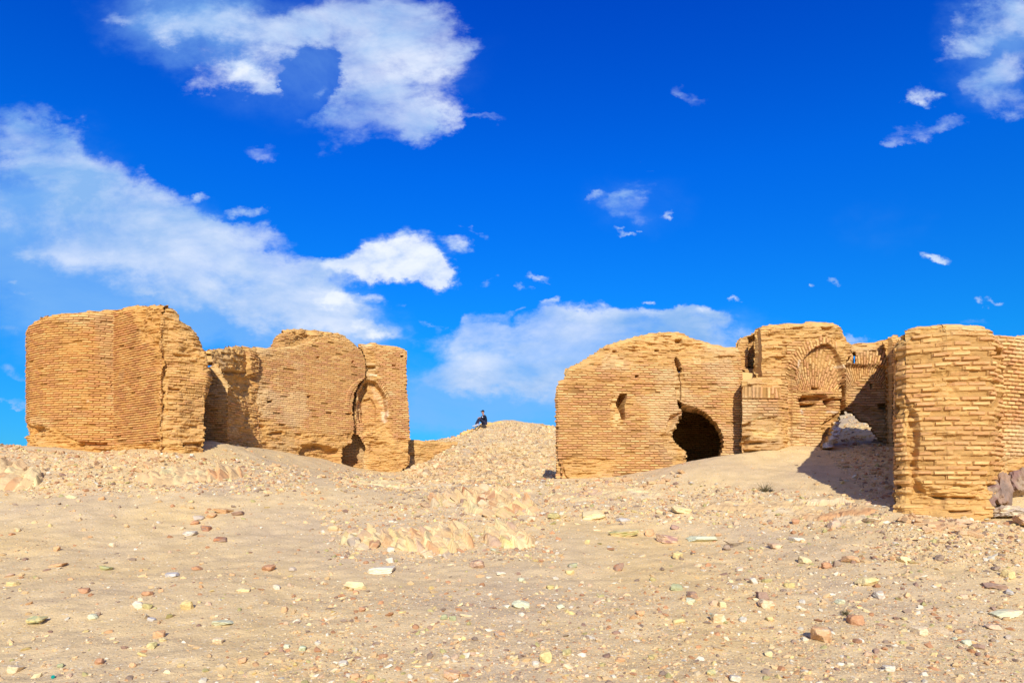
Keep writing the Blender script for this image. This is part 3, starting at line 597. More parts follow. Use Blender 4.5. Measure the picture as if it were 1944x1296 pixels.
    brick_patch('niche_wall', [(1421,16.5),(1440,16.28),(1500,16.25),(1560,16.4),(1618,16.6)], radial(1520, 16.4, .8),
        [(1440,890),(1440,711),(1441,690),(1441,650),(1440,630),(1442,618),(1450,617),(1466,611.6),(1480,612),(1510,609),(1540,608),(1574,607),(1590,608),(1596,611.6),(1601,622),(1607,627),(1613,634),(1616,645),(1617,654),(1613,676),(1606,690),(1603,719),(1601,750),(1601,784),(1602,793),(1594,812),(1584,830),(1576,846),(1576,890)],
        bl=.235, ch=.066, seed=127, parent=h, base_e=.12, rag=1.4, top_round=.22, top_e=.5, extra=dish,
        polar=[(ringv, 1560, 745, 16.4, .07, .30), (conch, 1560, 790, 16.4, .062, .17)],
        erode=[([(1438,605),(1600,603),(1620,650),(1600,665),(1560,640),(1500,655),(1490,700),(1438,710)], .75, 12), ([(1575,620),(1620,640),(1606,700),(1590,670)], .8, 8), ([(1478,820),(1530,830),(1530,880),(1478,880)], .5, 10), ([(1570,800),(1604,780),(1604,860),(1566,860)], .6, 6), ([(1474,720),(1502,720),(1500,850),(1474,850)], .35, 5)],
        push=[(niche, .08, 2.5), (lower, .14, 4), ([(1526,748),(1572,747),(1578,756),(1560,760),(1518,762)], .34, 3.5), ([(1518,764),(1556,763),(1556,770),(1520,774)], .30, 3), ([(1568,757),(1590,752),(1590,772),(1570,772)], .28, 4), ([(1553,730),(1570,732),(1569,737),(1553,736)], .2, 2),
              ([(1566,805),(1600,780),(1604,800),(1576,845),(1566,850)], .12, 5), ([(1436,625),(1446,640),(1446,705),(1436,712)], .15, 4), ([(1500,620),(1530,618),(1528,626),(1500,626)], .12, 4), ([(1556,620),(1585,618),(1582,628),(1560,628)], .16, 4)],
        stain=[([(1516,776),(1530,774),(1534,784),(1518,786)], (.62, .55, .45), 4, .6), ([(1576,776),(1600,778),(1600,786),(1576,783)], (.75, .62, .48), 4, .7), ([(1514,682),(1520,682),(1518,700),(1512,700)], (.78, .66, .50), 3, .6),
               ([(1480,735),(1500,735),(1500,850),(1478,850)], (.66, .46, .24), 6, .45), ([(1590,690),(1606,690),(1604,700),(1590,698)], (.8, .66, .45), 3, .6), ([(1516,700),(1530,680),(1540,690),(1525,740),(1514,740)], (.56, .42, .22), 8, .6)])
    o = brick_patch('leaning_slab', [(1562,15.95),(1584,16.0),(1606,16.15)], (.12, .35),
        [(1562,850),(1574,832),(1586,812),(1598,796),(1605,800),(1600,812),(1592,830),(1584,850)], bl=.3, seed=131, rag=.8, base_e=.8, top_round=.06, parent=h,
        stain=[([(1560,852),(1600,792),(1606,800),(1586,852)], (.66, .64, .62), 3, .85)])
    # dark backing wall left of the block
    brick_patch('rear_wall', [(1392,17.3),(1446,17.2)], radial(1420, 17.2, .6), [(1394,760),(1396,655),(1401,643),(1412,636),(1428,632),(1433,625),(1447,622),(1447,760)], bl=.22, seed=137, base_e=.5, parent=h, rag=2,
        push=[([(1420,640),(1440,630),(1441,730),(1419,730)], .35, 5)])
    # ---- broken arch wall
    av = [(1604,700),(1612,690),(1630,672),(1650,665),(1680,664),(1700,668),(1700,720),(1690,745),(1680,730),(1660,715),(1640,712),(1604,748)]
    hole = [(1597,784),(1604,776),(1620,780),(1628,789),(1638,797),(1648,800),(1658,817),(1667,829),(1677,840),(1678,900),(1590,900),(1596,830)]
    w = brick_patch('arch_wall', [(1594,17.0),(1650,17.0),(1706,17.0)], radial(1650, 17, .55),
        [(1597,890),(1597,700),(1602,672),(1618,668),(1616,655),(1622,651),(1636,649),(1654,646),(1670,644),(1687,642),(1706,640),(1706,890)], holes=[(hole, .4), ([(1618,668),(1624,668),(1623,690),(1618,690)], .2)],
        bl=.24, ch=.062, seed=149, base_e=.12, rag=1.6, top_round=.15, polar=[(av, 1640, 775, 17, .062, .24)],
        erode=[([(1604,640),(1706,640),(1706,664),(1640,668),(1604,690)], .65, 7), ([(1625,770),(1706,780),(1706,850),(1650,830)], .5, 8)],
        push=[([(1600,690),(1607,690),(1605,790),(1600,790)], .4, 2.5), ([(1690,700),(1706,700),(1706,745),(1690,740)], .2, 4), ([(1670,765),(1700,762),(1700,778),(1672,776)], .22, 3), ([(1655,726),(1662,726),(1662,738),(1656,738)], .2, 2), ([(1604,690),(1700,690),(1700,800),(1604,800)], .12, 9)])
    tag(w, 'brick wall with a ragged opening at its foot, left of the corner tower', 'wall')

    # ---- right tower
    k = empty('corner_tower', P(1790, 983, 10.6))
    tag(k, 'nearest brick tower with large weathered bricks and worn foot, right of the photo', 'tower')
    gul = [(1712,745),(1722,750),(1745,790),(1745,905),(1765,940),(1730,945),(1722,900),(1716,830)]
    brick_patch('front_wall', [(1690,11.2),(1696,10.95),(1720,10.75),(1800,10.55),(1885,10.6),(1906,10.9)], radial(1800, 10.8, .7),
        [(1700,1000),(1699,933),(1706,925),(1703,900),(1704,870),(1700,847),(1698,800),(1697,754),(1696,700),(1695,662),(1688,652),(1687,643),(1695.5,634),(1712,622),(1735,616),(1757,612.5),(1785,612),(1813,610),(1840,609),(1868,604.5),(1880,606),(1884,612),(1890,619),(1900,630),(1904,638),(1904,700),(1906,785),(1906,862),(1904,900),(1900,925),(1885,955),(1870,1000)],
        bl=.285, ch=.077, seed=151, parent=k, base_e=.34, miss=.13, depth=.036, rag=3.2, top_round=.25, top_e=.45, joint=.0095, du=.011, dv=.0085, wob=.02,
        erode=[(gul, .7, 10), ([(1700,920),(1900,920),(1880,1000),(1700,1000)], .8, 10), ([(1690,612),(1890,605),(1890,630),(1690,660)], .6, 8), ([(1770,690),(1830,700),(1820,760),(1770,760)], .6, 14)],
        push=[(gul, .10, 10), ([(1752,938),(1860,942),(1862,950),(1780,950)], .16, 5), ([(1884,658),(1904,660),(1904,680),(1886,678)], .14, 4), ([(1700,968),(1850,985),(1850,1010),(1700,1010)], .02, 8), ([(1798,968),(1842,966),(1840,974),(1800,975)], .12, 4)],
        extra=lambda PX, PY, U, Z: fbm(U*1.1, Z*1.1, 19, 3)*.07 + .15*np.clip((Z+.05)/-.35, 0, 1)*(PX > 1702))
    brick_patch('left_side_wall', [(1701,17.0),(1699.5,11.25)], (.5, 0), [(1660,1010),(1660,648),(1720,648),(1720,1010)], du=.03, dv=.013, bl=.27, ch=.075, seed=157, parent=k, rag=1, base_e=.3)
    brick_patch('right_face', [(1880,11.35),(1912,11.35),(1960,11.6),(2060,12.4),(2180,13.6)], radial(1960, 11.6, .8),
        [(1880,1000),(1880,633),(1910,634),(1925,636),(1944,634),(2000,640),(2060,660),(2180,690),(2190,1000)], bl=.175, ch=.0655, seed=163, parent=k, base_e=.05, miss=.01, depth=.03, rag=1.2, du=.013, dv=.009, top_round=.12,
        erode=[([(1899,870),(1950,862),(2190,870),(2190,1000),(1899,1000)], .8, 10)])
    # upright end of the rear wall leaning against the tower
    brick_patch('rear_wall', [(1684,16.6),(1720,16.7)], radial(1700, 12.7, .5), [(1690,860),(1689,662),(1686,655),(1685,645),(1692,640),(1706,632),(1712,632),(1712,860)], bl=.25, seed=167, parent=k, rag=.8, du=.016, dv=.011, base_e=.4)
build_walls()
# ------------------------------------------------------------------ rocks
def ico(sub):
    import bmesh
    bm = bmesh.new(); bmesh.ops.create_icosphere(bm, subdivisions=sub, radius=1.0)
    v = np.array([x.co[:] for x in bm.verts]); f = np.array([[y.index for y in x.verts] for x in bm.faces]); bm.free()
    return v, f
ICO1, ICO2, ICO3, ICO4 = ico(1), ico(2), ico(3), ico(4)
def rock_shape(seed, base=ICO3, planes=11, blocky=.5, rough=.06):
    rs = np.random.RandomState(seed); v, f = base
    nrm = rs.normal(size=(planes, 3)); nrm /= np.linalg.norm(nrm, axis=1)[:, None]
    ax = np.array([[1, 0, 0], [-1, 0, 0], [0, 1, 0], [0, -1, 0], [0, 0, 1], [0, 0, -1]], float)+rs.normal(size=(6, 3))*.22
    ax /= np.linalg.norm(ax, axis=1)[:, None]
    nn = np.r_[nrm, ax]; h = np.r_[rs.uniform(.62, 1.0, planes), rs.uniform(.55, .85, 6)*(1.2-blocky*.4)]
    d = v@nn.T; r = np.where(d > .05, h/np.maximum(d, .05), 9).min(axis=1); r = np.minimum(r, 1.35)
    w = v*r[:, None]
    nz = fbm(w[:, 0]*2.2+seed, w[:, 1]*2.2+w[:, 2]*1.7, seed % 97, 3)*rough*1.6 + fbm(w[:, 2]*6+seed, w[:, 0]*5-w[:, 1]*4, 3+seed % 89, 2)*rough
    w = w*(1+nz[:, None])
    w /= np.abs(w).max(axis=0)
    return w, f
ROCKC = {'rust': (.46, .20, .09), 'orange': (.62, .34, .15), 'pink': (.62, .41, .25), 'maroon': (.25, .14, .11), 'brown': (.24, .17, .13), 'yellow': (.68, .52, .20),
         'pale yellow': (.76, .61, .30), 'olive': (.42, .38, .14), 'green': (.30, .36, .18), 'pale green': (.58, .62, .40), 'grey': (.44, .37, .29), 'white': (.70, .64, .48),
         'pale': (.74, .58, .34), 'tan': (.68, .46, .22), 'blue grey': (.50, .49, .45), 'purple': (.38, .22, .18)}
def rock_cols(w, colour, rs, seed, second=None):
    c = np.array(ROCKC[colour])*.72+np.array([.60, .43, .23])*.28; s2 = np.array(ROCKC[second]) if second else c*np.array([1.1, 1.12, 1.15])
    m = sst(fbm(w[:, 0]*2+seed, w[:, 2]*2.5+w[:, 1], 7, 3), -.15, .35)[:, None]
    g = fbm(w[:, 0]*7+seed*.3, w[:, 2]*8+w[:, 1]*6, 11, 2)[:, None]
    return np.clip((c*(1-m)+s2*m)*(1+.18*g), .02, .92)
def rock_obj(name, px, py, wpx, hpx, colour, seed, second=None, base=ICO3, flat=False, sink=.18, rough=.06, tilt=None, blocky=.5):
    x, y, z = hit(px, py-hpx*.12); rs = np.random.RandomState(seed)
    w, f = rock_shape(seed, base, planes=11 if name == 'stone' else 24, rough=rough, blocky=blocky)
    hw = wpx/F*y/2; hh = hpx/F*y/2
    dpt = hw*rs.uniform(.7, 1.0)
    sc = np.array([hw, dpt, max(hh, .015)*1.12])
    cols = rock_cols(w, colour, rs, seed, second)
    w = w*sc
    if tilt:
        a = math.radians(tilt); w = w@np.array([[math.cos(a), 0, math.sin(a)], [0, 1, 0], [-math.sin(a), 0, math.cos(a)]])
    zc = float(ground_z(x, y+dpt*.5))+hh*(1-sink*1.6)
    o = mesh_np(name, w, f, cols, M_ROCK); o.location = (x, y+dpt*.6, zc); return o, (x, y)

# px, py of the foot; width; height; colour; size word; shape word; [second colour]
H = [(1566,1224,50,36,'orange','big','craggy','pale'),(1627,1190,30,21,'rust','large','blocky'),(1650,1115,42,18,'yellow','long','crumbling','pale yellow'),(1672,1138,24,16,'grey','rounded','flat topped','white'),
(1620,1069,35,15,'orange','wide','smooth'),(1571,1082,21,14,'rust','small','angular'),(1592,1077,16,14,'brown','small','upright'),(1529,1070,34,16,'pale yellow','large','ragged'),(1476,1044,30,14,'pink','medium','wedge shaped','pale'),
(1787,1068,18,12,'brown','dark','pointed'),(1919,1102,24,19,'yellow','tall','pyramid shaped'),(1893,1121,42,12,'maroon','long','low'),(1919,1133,21,12,'blue grey','medium','rounded'),(1916,1178,56,18,'pale green','large','flat slab like','pale'),
(1890,1196,27,10,'pink','low','smooth'),(1752,1208,36,16,'pale','broad','half buried'),(1831,1137,18,9,'pink','small','oval'),(1917,1217,14,9,'grey','small','round'),(1839,1226,18,11,'pale green','small','lumpy'),(1861,1233,24,9,'maroon','low','jagged'),
(1690,1277,24,13,'white','medium','lumpy'),(1650,1247,18,10,'pink','small','rounded'),(1665,1242,13,11,'maroon','small','angular'),(1460,1247,16,12,'pale yellow','small','chunky'),(1458,1157,32,18,'orange','large','cracked','pale'),(1448,1141,27,16,'maroon','medium','rough'),
(1463,1181,15,10,'yellow','small','pitted'),(1893,1085,18,9,'brown','small','low'),(1529,1218,14,8,'white','small','smooth'),(1720,1070,22,12,'pale yellow','medium','lumpy'),(1587,1003,26,15,'pink','medium','two toned','grey'),(1511,998,14,12,'rust','small','upright'),
(1660,993,30,10,'pale','wide','flat'),(1598,1149,20,10,'pale green','medium','pitted'),(1888,1160,10,8,'maroon','tiny','round'),(1502,1117,22,12,'olive','medium','speckled','yellow'),(1518,1031,32,8,'white','long','flat'),
(1037,1263,28,27,'yellow','large','tall faceted'),(1075,1246,22,16,'olive','medium','rounded','pale yellow'),(1016,1267,18,12,'white','small','flat faced'),(1178,1257,19,10,'orange','medium','low'),(1350,1284,18,15,'green','medium','dark','yellow'),(1398,1298,23,14,'white','medium','cut off'),
(1290,1185,24,11,'yellow','medium','elongated'),(1217,1171,20,12,'orange','medium','crumbly'),(1366,1185,31,19,'tan','large','clustered','pale green'),(1356,1151,17,11,'pink','small','smooth'),(1372,1154,14,14,'pale yellow','small','upright'),(1316,1137,22,14,'maroon','medium','red topped','orange'),
(1313,1148,20,10,'pale green','small','low'),(1286,1122,26,13,'green','large','humped'),(1433,1110,18,15,'grey','medium','sharp peaked','white'),(1457,1107,20,8,'olive','small','flat'),(1175,1086,21,17,'maroon','medium','leaning','rust'),(1287,1063,25,19,'yellow','large','rounded','brown'),
(1087,1079,22,9,'green','medium','oval','grey'),(1082,1092,18,9,'yellow','small','flat'),(1045,1119,16,9,'olive','small','greenish','yellow'),(1282,1007,18,10,'purple','small','faceted'),(1234,1020,20,14,'orange','medium','brick like'),(1128,987,54,18,'pale yellow','huge','flat topped'),
(1053,987,28,12,'olive','medium','flat','yellow'),(1010,991,18,10,'pale','small','egg shaped'),(1270,1035,46,17,'pink','long','ridged','purple'),(1185,1021,60,14,'pale yellow','long','low','olive'),(1337,1031,60,12,'pale green','long','broken'),(1382,1046,20,12,'brown','medium','chipped'),
(1116,1034,12,10,'yellow','small','round'),(1066,1157,17,9,'pale green','small','flat'),(1405,1086,18,10,'pink','small','white tipped','white'),(1185,992,29,10,'blue grey','medium','flat'),(1297,977,38,14,'pale yellow','broad','lumpy'),
(540,1163,13,12,'orange','small','conical'),(543,1231,14,8,'pale green','small','flat'),(574,1236,15,11,'green','small','domed','pale green'),(673,1240,14,11,'olive','small','domed','grey'),(651,1266,20,11,'white','medium','angular'),(673,1290,20,12,'orange','medium','rounded'),
(856,1292,34,17,'orange','large','ridged','pink'),(949,1215,25,15,'orange','medium','grey topped','grey'),(843,1179,15,11,'green','small','speckled'),(859,1180,14,11,'green','small','dark domed'),(816,1197,11,9,'maroon','tiny','jagged'),(674,1120,43,16,'pale yellow','large','pointed'),
(675,1128,13,8,'rust','tiny','blocky'),(686,1162,16,10,'rust','small','splintered'),(508,1086,27,13,'rust','large','smooth'),(554,1085,16,8,'grey','small','flat'),(524,1120,16,11,'white','small','grey shaded','grey'),(724,1090,60,13,'white','long','flat'),
(741,1070,20,11,'white','medium','smooth'),(740,1050,18,10,'white','medium','tilted'),(985,1157,42,17,'pale green','large','triangular'),(633,1008,21,12,'tan','medium','pointed'),(989,1106,16,9,'pale green','small','oval'),(953,1095,22,8,'white','medium','flat'),
(885,1171,26,5,'pale','thin','flat'),(905,1080,30,18,'maroon','long','narrow slanting','pink'),
(63,1189,38,16,'green','large','broken','yellow'),(259,1158,23,15,'white','large','rounded'),(278,1159,18,11,'olive','medium','lumpy'),(352,1161,27,21,'yellow','tall','crumbling'),(278,1132,20,10,'rust','medium','humped'),(155,1127,27,10,'rust','long','wedge shaped'),
(198,1083,24,9,'green','long','crusty','olive'),(299,1212,24,16,'orange','large','blocky'),(285,1232,19,14,'olive','medium','two lobed','pale yellow'),(306,1220,16,8,'pale yellow','small','lumpy','olive'),(174,1179,18,11,'pale green','medium','smooth'),(285,1181,18,8,'blue grey','small','flat'),
(187,1263,20,13,'rust','medium','cracked'),(250,1267,15,11,'orange','small','rounded'),(113,1269,15,9,'green','small','sharp'),(412,1223,23,14,'pale','medium','flat faced'),(457,1263,25,10,'orange','long','low'),(324,1097,30,9,'blue grey','long','flat'),
(371,1083,22,9,'rust','medium','wedge shaped'),(389,1010,21,12,'maroon','medium','blocky','rust'),(369,998,17,9,'rust','small','low'),(357,1020,26,11,'white','medium','oval','grey'),(415,1029,33,9,'maroon','long','brick like','rust'),(420,975,38,10,'orange','long','stacked slab','tan'),
(450,980,22,9,'maroon','medium','low'),(399,985,25,9,'orange','medium','flat topped'),(376,988,26,9,'grey','medium','flat'),(106,1048,15,11,'orange','small','split'),(211,1039,13,9,'pale','small','pointed'),(106,1076,32,7,'orange','thin','flat'),
(21,1114,25,9,'yellow','medium','low'),(21,1280,30,15,'pale','large','leaning'),(135,946,24,7,'pale yellow','medium','flat'),(191,950,16,8,'orange','small','lumpy'),(420,1189,43,10,'pale green','long','flat half buried'),(461,1123,27,7,'pale yellow','thin','flat')]
def place_word(px, py):
    h = 'far left' if px < 260 else 'left' if px < 620 else 'centre' if px < 1150 else 'right' if px < 1600 else 'far right'
    d = 'front' if py > 1200 else 'near' if py > 1110 else 'middle' if py > 1030 else 'back'
    return {'front': 'at the very front', 'near': 'in the foreground', 'middle': 'on the open sand', 'back': 'on the rising slope'}[d]+', '+h
def build_heroes():
    used = {}
    for i, r in enumerate(H):
        px, py, w, h, c, size, shape = r[:7]; sec = r[7] if len(r) > 7 else None
        slab = h < w*.36
        o, _ = rock_obj('stone', px, py, w, h, c, 1000+i*7, sec, ICO4 if w > 26 else ICO3, sink=.38 if slab else .26, tilt=(i*37 % 21)-10)
        best, bd = None, 1e9
        for j, q in enumerate(H):
            if j != i:
                d = math.hypot(q[0]-px, (q[1]-py)*1.4)
                if d < bd: best, bd = q, d
        dx, dy = best[0]-px, best[1]-py
        rel = ('just left of' if dx > 0 else 'just right of') if abs(dx) > abs(dy)*1.2 else ('behind' if dy > 0 else 'in front of')
        cs = c if not (c == 'pale' ) else 'pale buff'
        lab = f"{size} {shape} {cs} stone {place_word(px, py)}"
        more = f", {rel} a {best[4] if best[4] != 'pale' else 'pale buff'} one"
        if bd < 75 and len((lab+more).split()) <= 16: lab += more
        used.setdefault(lab, []).append(i)
        tag(o, lab, 'stone')
    for k, v in used.items():
        if len(v) > 1: print('DUP LABEL', k, v)
build_heroes()

# ---- bedrock outcrops: tilted slabs breaking through the sand
def slab_mesh(x, y, z, L_, D_, T_, yaw, dip, roll, colour, seed, second=None):
    w, f = rock_shape(seed, ICO3, planes=6, blocky=1.0, rough=.035)
    w = np.sign(w)*np.abs(w)**.8; cols = rock_cols(w, colour, None, seed, second)
    w = w*np.array([L_/2, D_/2, T_/2])
    w[:, 2] += fbm(w[:, 0]*3+seed, w[:, 1]*9, 3, 3)*T_*.18
    def rot(a, i, j):
        m = np.eye(3); m[i, i] = m[j, j] = math.cos(a); m[i, j] = -math.sin(a); m[j, i] = math.sin(a); return m
    M = rot(yaw, 0, 1)@rot(dip, 0, 2)@rot(roll, 1, 2)
    return w@M.T+np.array([x, y, z]), f, cols
def slabs_in(poly, nn, Lr, Tr, ang, cols, seed):
    r = np.random.RandomState(seed); poly = np.array(poly, float); out = []
    while len(out) < nn:
        x = r.uniform(poly[:, 0].min(), poly[:, 0].max()); y = r.uniform(poly[:, 1].min(), poly[:, 1].max())
        if sdf(np.array([x]), np.array([y]), poly)[0] < 0: out.append((x, y, r.uniform(*Lr), r.uniform(*Tr), ang+r.uniform(-9, 9), cols[r.randint(len(cols))]))
    return out
def outcrop(poly, label, seed, lam=.30, amp=.16, ang=-20., cols=(), slabs=(), soft=9., wob=.5, rise=.05):
    """layered bedrock: saw-toothed strata that break out of the sand inside poly (photo pixels projected on the ground)"""
    W_ = np.array([hit(px, py)[:2] for px, py in poly]); x0, y0 = W_.min(0)-.15; x1, y1 = W_.max(0)+.15
    st = max(.022, .0019*(y0+y1)/2); gx1 = np.arange(x0, x1, st); gy1 = np.arange(y0, y1, st*1.15); X, Y = np.meshgrid(gx1, gy1)
    Zb = ground_z(X, Y); PX = CX+F*X/Y; PY = HY-F*ground_base(X, Y)/Y
    e = -sdf(PX, PY, poly)/soft + fbm(X*1.3, Y*1.1, seed, 4)*.9
    env = sst(e, -.1, 1.1)
    a = math.radians(ang); u = X*math.cos(a)+Y*math.sin(a); w = -X*math.sin(a)+Y*math.cos(a)
    u = u+wob*lam*fbm(X*1.1, Y*.9, seed+1, 3)+.22*lam*fbm(X*5, Y*4, seed+2, 3)
    k = np.floor(u/lam); f = u/lam-k
    lay = hsh(k, k*0, seed=seed+3)
    wseg = w/(lam*(1.2+2.2*lay))+lay*7+.4*fbm(X*4, Y*4, seed+4, 2); m = np.floor(wseg); fm = wseg-m
    blk = hsh(k, m, seed=seed+5); b2 = hsh(k, m, seed=seed+6)
    tooth = sst(f, 0, .12)*(1-f*.85)
    gap = sst(np.minimum(fm, 1-fm), .0, .10)
    h = amp*(.25+.95*blk)*tooth*gap*(.35+.65*lay) + .04*fbm(X*3, Y*3, seed+7, 4) + .03*fbm(X*11, Y*11, seed+8, 3)
    h = h - amp*.55*(b2 < .16)
    Z = Zb + env*(h+rise) - (1-env)*.10
    keep = (env > .02)
    gi = np.arange(X.size).reshape(X.shape); q = np.stack([gi[:-1, :-1], gi[:-1, 1:], gi[1:, 1:], gi[1:, :-1]], -1)[keep[:-1, :-1] & keep[1:, 1:] & keep[1:, :-1] & keep[:-1, 1:]]
    pal = np.array([ROCKC[c] for c in cols]); C = pal[(hsh(k, m, seed=seed+9)*len(cols)*.999).astype(int)]
    C = C*(.86+.2*fbm(X*6, Y*6, seed+10, 3))[..., None]+0*C
    dust_ = sst(fbm(X*2.2, Y*2.2, seed+11, 4)+.35*(1-tooth), .0, .35)[..., None]*.7; C = C*(1-dust_)+np.array([.62, .44, .22])*dust_
    V = [np.stack([X, Y, Z], -1).reshape(-1, 3)]; Cs = [C.reshape(-1, 3)]
    used = np.zeros(len(V[0]), bool); used[q.ravel()] = True; rem = np.cumsum(used)-1
    V = [V[0][used]]; Cs = [Cs[0][used]]; q = rem[q]; tri = np.concatenate([q[:, [0, 1, 2]], q[:, [0, 2, 3]]]); FF = [tri]; off = len(V[0])
    rs = np.random.RandomState(seed)
    for i, (px, py, L_, T_, an, colour) in enumerate(slabs):
        x, y, z = hit(px, py); Lm = L_/F*y; Tm = T_/F*y
        v_, f_, c_ = slab_mesh(x, y+.05, z+Tm*.02, Lm, Lm*rs.uniform(.35, .6)+Tm, Tm, math.radians(rs.uniform(-22, 0)), math.radians(an), math.radians(rs.uniform(20, 45)), colour, seed+i*3, 'tan')
        V.append(v_); FF.append(f_+off); Cs.append(c_*.9); off += len(v_)
    V = np.concatenate(V); org = np.array([V[:, 0].mean(), V[:, 1].mean(), V[:, 2].min()])
    o = mesh_np('rock_outcrop', V-org, np.concatenate(FF), np.concatenate(Cs), M_ROCK); o.location = org
    tag(o, label, 'rock outcrop'); return o
WARM = ('pale yellow', 'tan', 'tan', 'yellow', 'pale yellow', 'pink', 'orange', 'pale')
outcrop([(800,955),(830,938),(900,925),(960,925),(1010,950),(1035,978),(960,988),(915,985),(860,962),(820,972)], 'upper pale outcrop of tilted rock slabs with rusty faces in the middle of the slope', 300, .19, .24, 14, WARM+('rust',),
        [(812,962,24,13,-38,'maroon'),(822,950,26,12,-40,'rust'),(900,945,24,12,-40,'rust'),(925,950,36,13,-42,'rust'),(945,952,44,14,-40,'rust'),(938,968,50,20,-25,'pale yellow'),(882,954,26,9,-15,'maroon'),(850,960,28,11,-20,'pale')]+slabs_in([(860,955),(900,930),(960,928),(1010,952),(1030,975),(960,985),(915,980)], 34, (24, 52), (5, 10), -34, ['pale yellow', 'tan', 'pale', 'orange', 'yellow'], 1))
outcrop([(636,1024),(690,1005),(770,1008),(850,998),(905,1010),(902,1040),(850,1052),(800,1050),(740,1044),(690,1052),(640,1042)], 'lower yellowish outcrop of slanting rock layers in the centre foreground', 500, .17, .23, 16, WARM,
        [(705,1038,32,20,58,'rust'),(672,1036,32,18,-60,'grey'),(850,1022,52,14,-42,'brown'),(765,1042,44,18,-30,'pale yellow'),(812,1058,28,16,-50,'pale'),(872,1034,38,12,-42,'olive'),(825,1038,60,13,-36,'orange'),(850,1060,26,14,-50,'grey')]+slabs_in([(660,1022),(740,1010),(850,1003),(900,1014),(896,1038),(850,1050),(760,1040),(680,1044)], 46, (24, 56), (5, 11), -36, ['pale yellow', 'tan', 'pale', 'orange', 'yellow', 'pink'], 2))
outcrop([(915,1002),(960,994),(1000,1003),(1032,1020),(1012,1042),(960,1044),(918,1032)], 'low pale rock outcrop right of the lower centre one', 700, .19, .19, 18, WARM, slabs_in([(930,1004),(1000,1006),(1025,1022),(1000,1038),(930,1034)], 16, (26, 54), (5, 10), -32, ['pale yellow', 'tan', 'pale'], 3))
outcrop([(-10,882),(30,880),(72,890),(88,912),(70,928),(-10,932)], 'ribbed outcrop of steep rusty slabs at the left edge below the rounded tower', 900, .24, .32, 8, ('tan', 'pale yellow', 'yellow', 'orange', 'tan'),
        [(16,898,30,8,-62,'rust'),(30,893,26,8,-62,'rust'),(58,905,34,10,-60,'orange')], soft=7)
outcrop([(1030,930),(1180,915),(1270,932),(1300,955),(1150,952),(1040,962)], 'flat pale rock ledges showing through sand below the domed chapel', 1100, .42, .07, 70, ('pale yellow', 'pale', 'tan', 'pale yellow', 'pink'), soft=8, rise=.0)
outcrop([(1280,946),(1420,950),(1600,945),(1720,975),(1700,1002),(1500,987),(1300,967)], 'long banded pale and pink rock ledge below the niche block and corner tower', 1300, .34, .09, 74, ('pale yellow', 'pink', 'pale', 'orange', 'tan', 'tan', 'tan'), soft=8, rise=.01)
outcrop([(600,915),(700,905),(800,918),(862,914),(862,930),(780,930),(640,925)], 'thin pale rock layers below the cracked niche block', 1500, .5, .07, 76, ('pale', 'pale yellow', 'tan'), soft=5, rise=.0)
outcrop([(250,905),(330,885),(440,888),(482,905),(400,918),(300,922)], 'low broken outcrop of tan slabs below the folded tower', 1700, .22, .2, 25, ('tan', 'pale yellow', 'orange', 'tan'), soft=8)
# dark boulders at the right edge
def boulder(px, py, w, h, c, seed, label, sec=None, tilt=0):
    o, _ = rock_obj('boulder', px, py, w, h, c, seed, sec, ICO4, sink=.05, rough=.17, tilt=tilt, blocky=1.0); tag(o, label, 'boulder'); return o
boulder(1876,984,54,62,'brown',2003,'reddish brown upright boulder against the foot of the corner tower','maroon',-14)
boulder(1905,976,52,76,'maroon',2017,'dark split boulder standing right of the reddish one','brown',12)
boulder(1942,962,60,62,'brown',2023,'dark red boulder cut off by the right edge','maroon',0)
boulder(1925,990,74,24,'grey',2031,'broad grey brown boulder lying before the dark ones','pale',6)
boulder(1870,992,30,12,'olive',2039,'small greenish block at the toe of the dark boulders','grey',0)
boulder(1960,1004,60,20,'pink',2041,'long low pinkish slab below the grey brown boulder','tan',0)
boulder(1830,1000,46,12,'pink',2047,'flat pink slab before the foot of the corner tower','orange',0)

# ---- loose stones: individuals near, then the countless gravel
def weights(px, py):                    # how stony the ground is at a photo position
    d = np.full(px.shape, .22)
    for poly, a, soft in (([(0,845),(380,855),(490,880),(560,890),(600,930),(400,935),(0,935)], 2.6, 25), ([(780,842),(880,830),(940,802),(1055,815),(1055,915),(960,925),(780,915)], 5.0, 12),
                          ([(600,960),(1050,930),(1060,1060),(640,1070)], 1.6, 40), ([(1230,940),(1944,940),(1944,1296),(1500,1296)], .7, 80), ([(1040,910),(1300,905),(1700,965),(1700,1010),(1040,985)], 1.9, 20),
                          ([(1560,855),(1700,850),(1700,960),(1640,930)], 2.0, 15), ([(620,885),(790,890),(900,940),(640,930)], 1.8, 15), ([(1600,790),(1700,790),(1700,850),(1600,850)], 1.5, 10),
                          ([(1700,960),(1944,960),(1944,1080),(1650,1060)], 2.4, 20), ([(560,1130),(1400,1110),(1400,1296),(500,1296)], .55, 60), ([(1200,870),(1560,860),(1500,930),(1240,925)], -1., 12)):
        d = d+a*sst(-sdf(px, py, poly)/soft+.5, 0, 1)
    return np.clip(d, .04, 6)
def scatter(nn, seed, y0=5.0, y1=48.0, power=1.6):
    r = np.random.RandomState(seed); X = []; Y = []
    while len(X) < nn:
        m = nn*2
        y = (y0**(-power)+(r.rand(m))*(y1**(-power)-y0**(-power)))**(-1/power)
        x = r.uniform(-.92, 1.02, m)*y
        z = ground_base(x, y); px = CX+F*x/y; py = HY-F*z/y
        w = weights(px, py)*np.where(y < 20, 1, .6)
        k = r.rand(m)*6 < w
        X += list(x[k]); Y += list(y[k])
    return np.array(X[:nn]), np.array(Y[:nn])
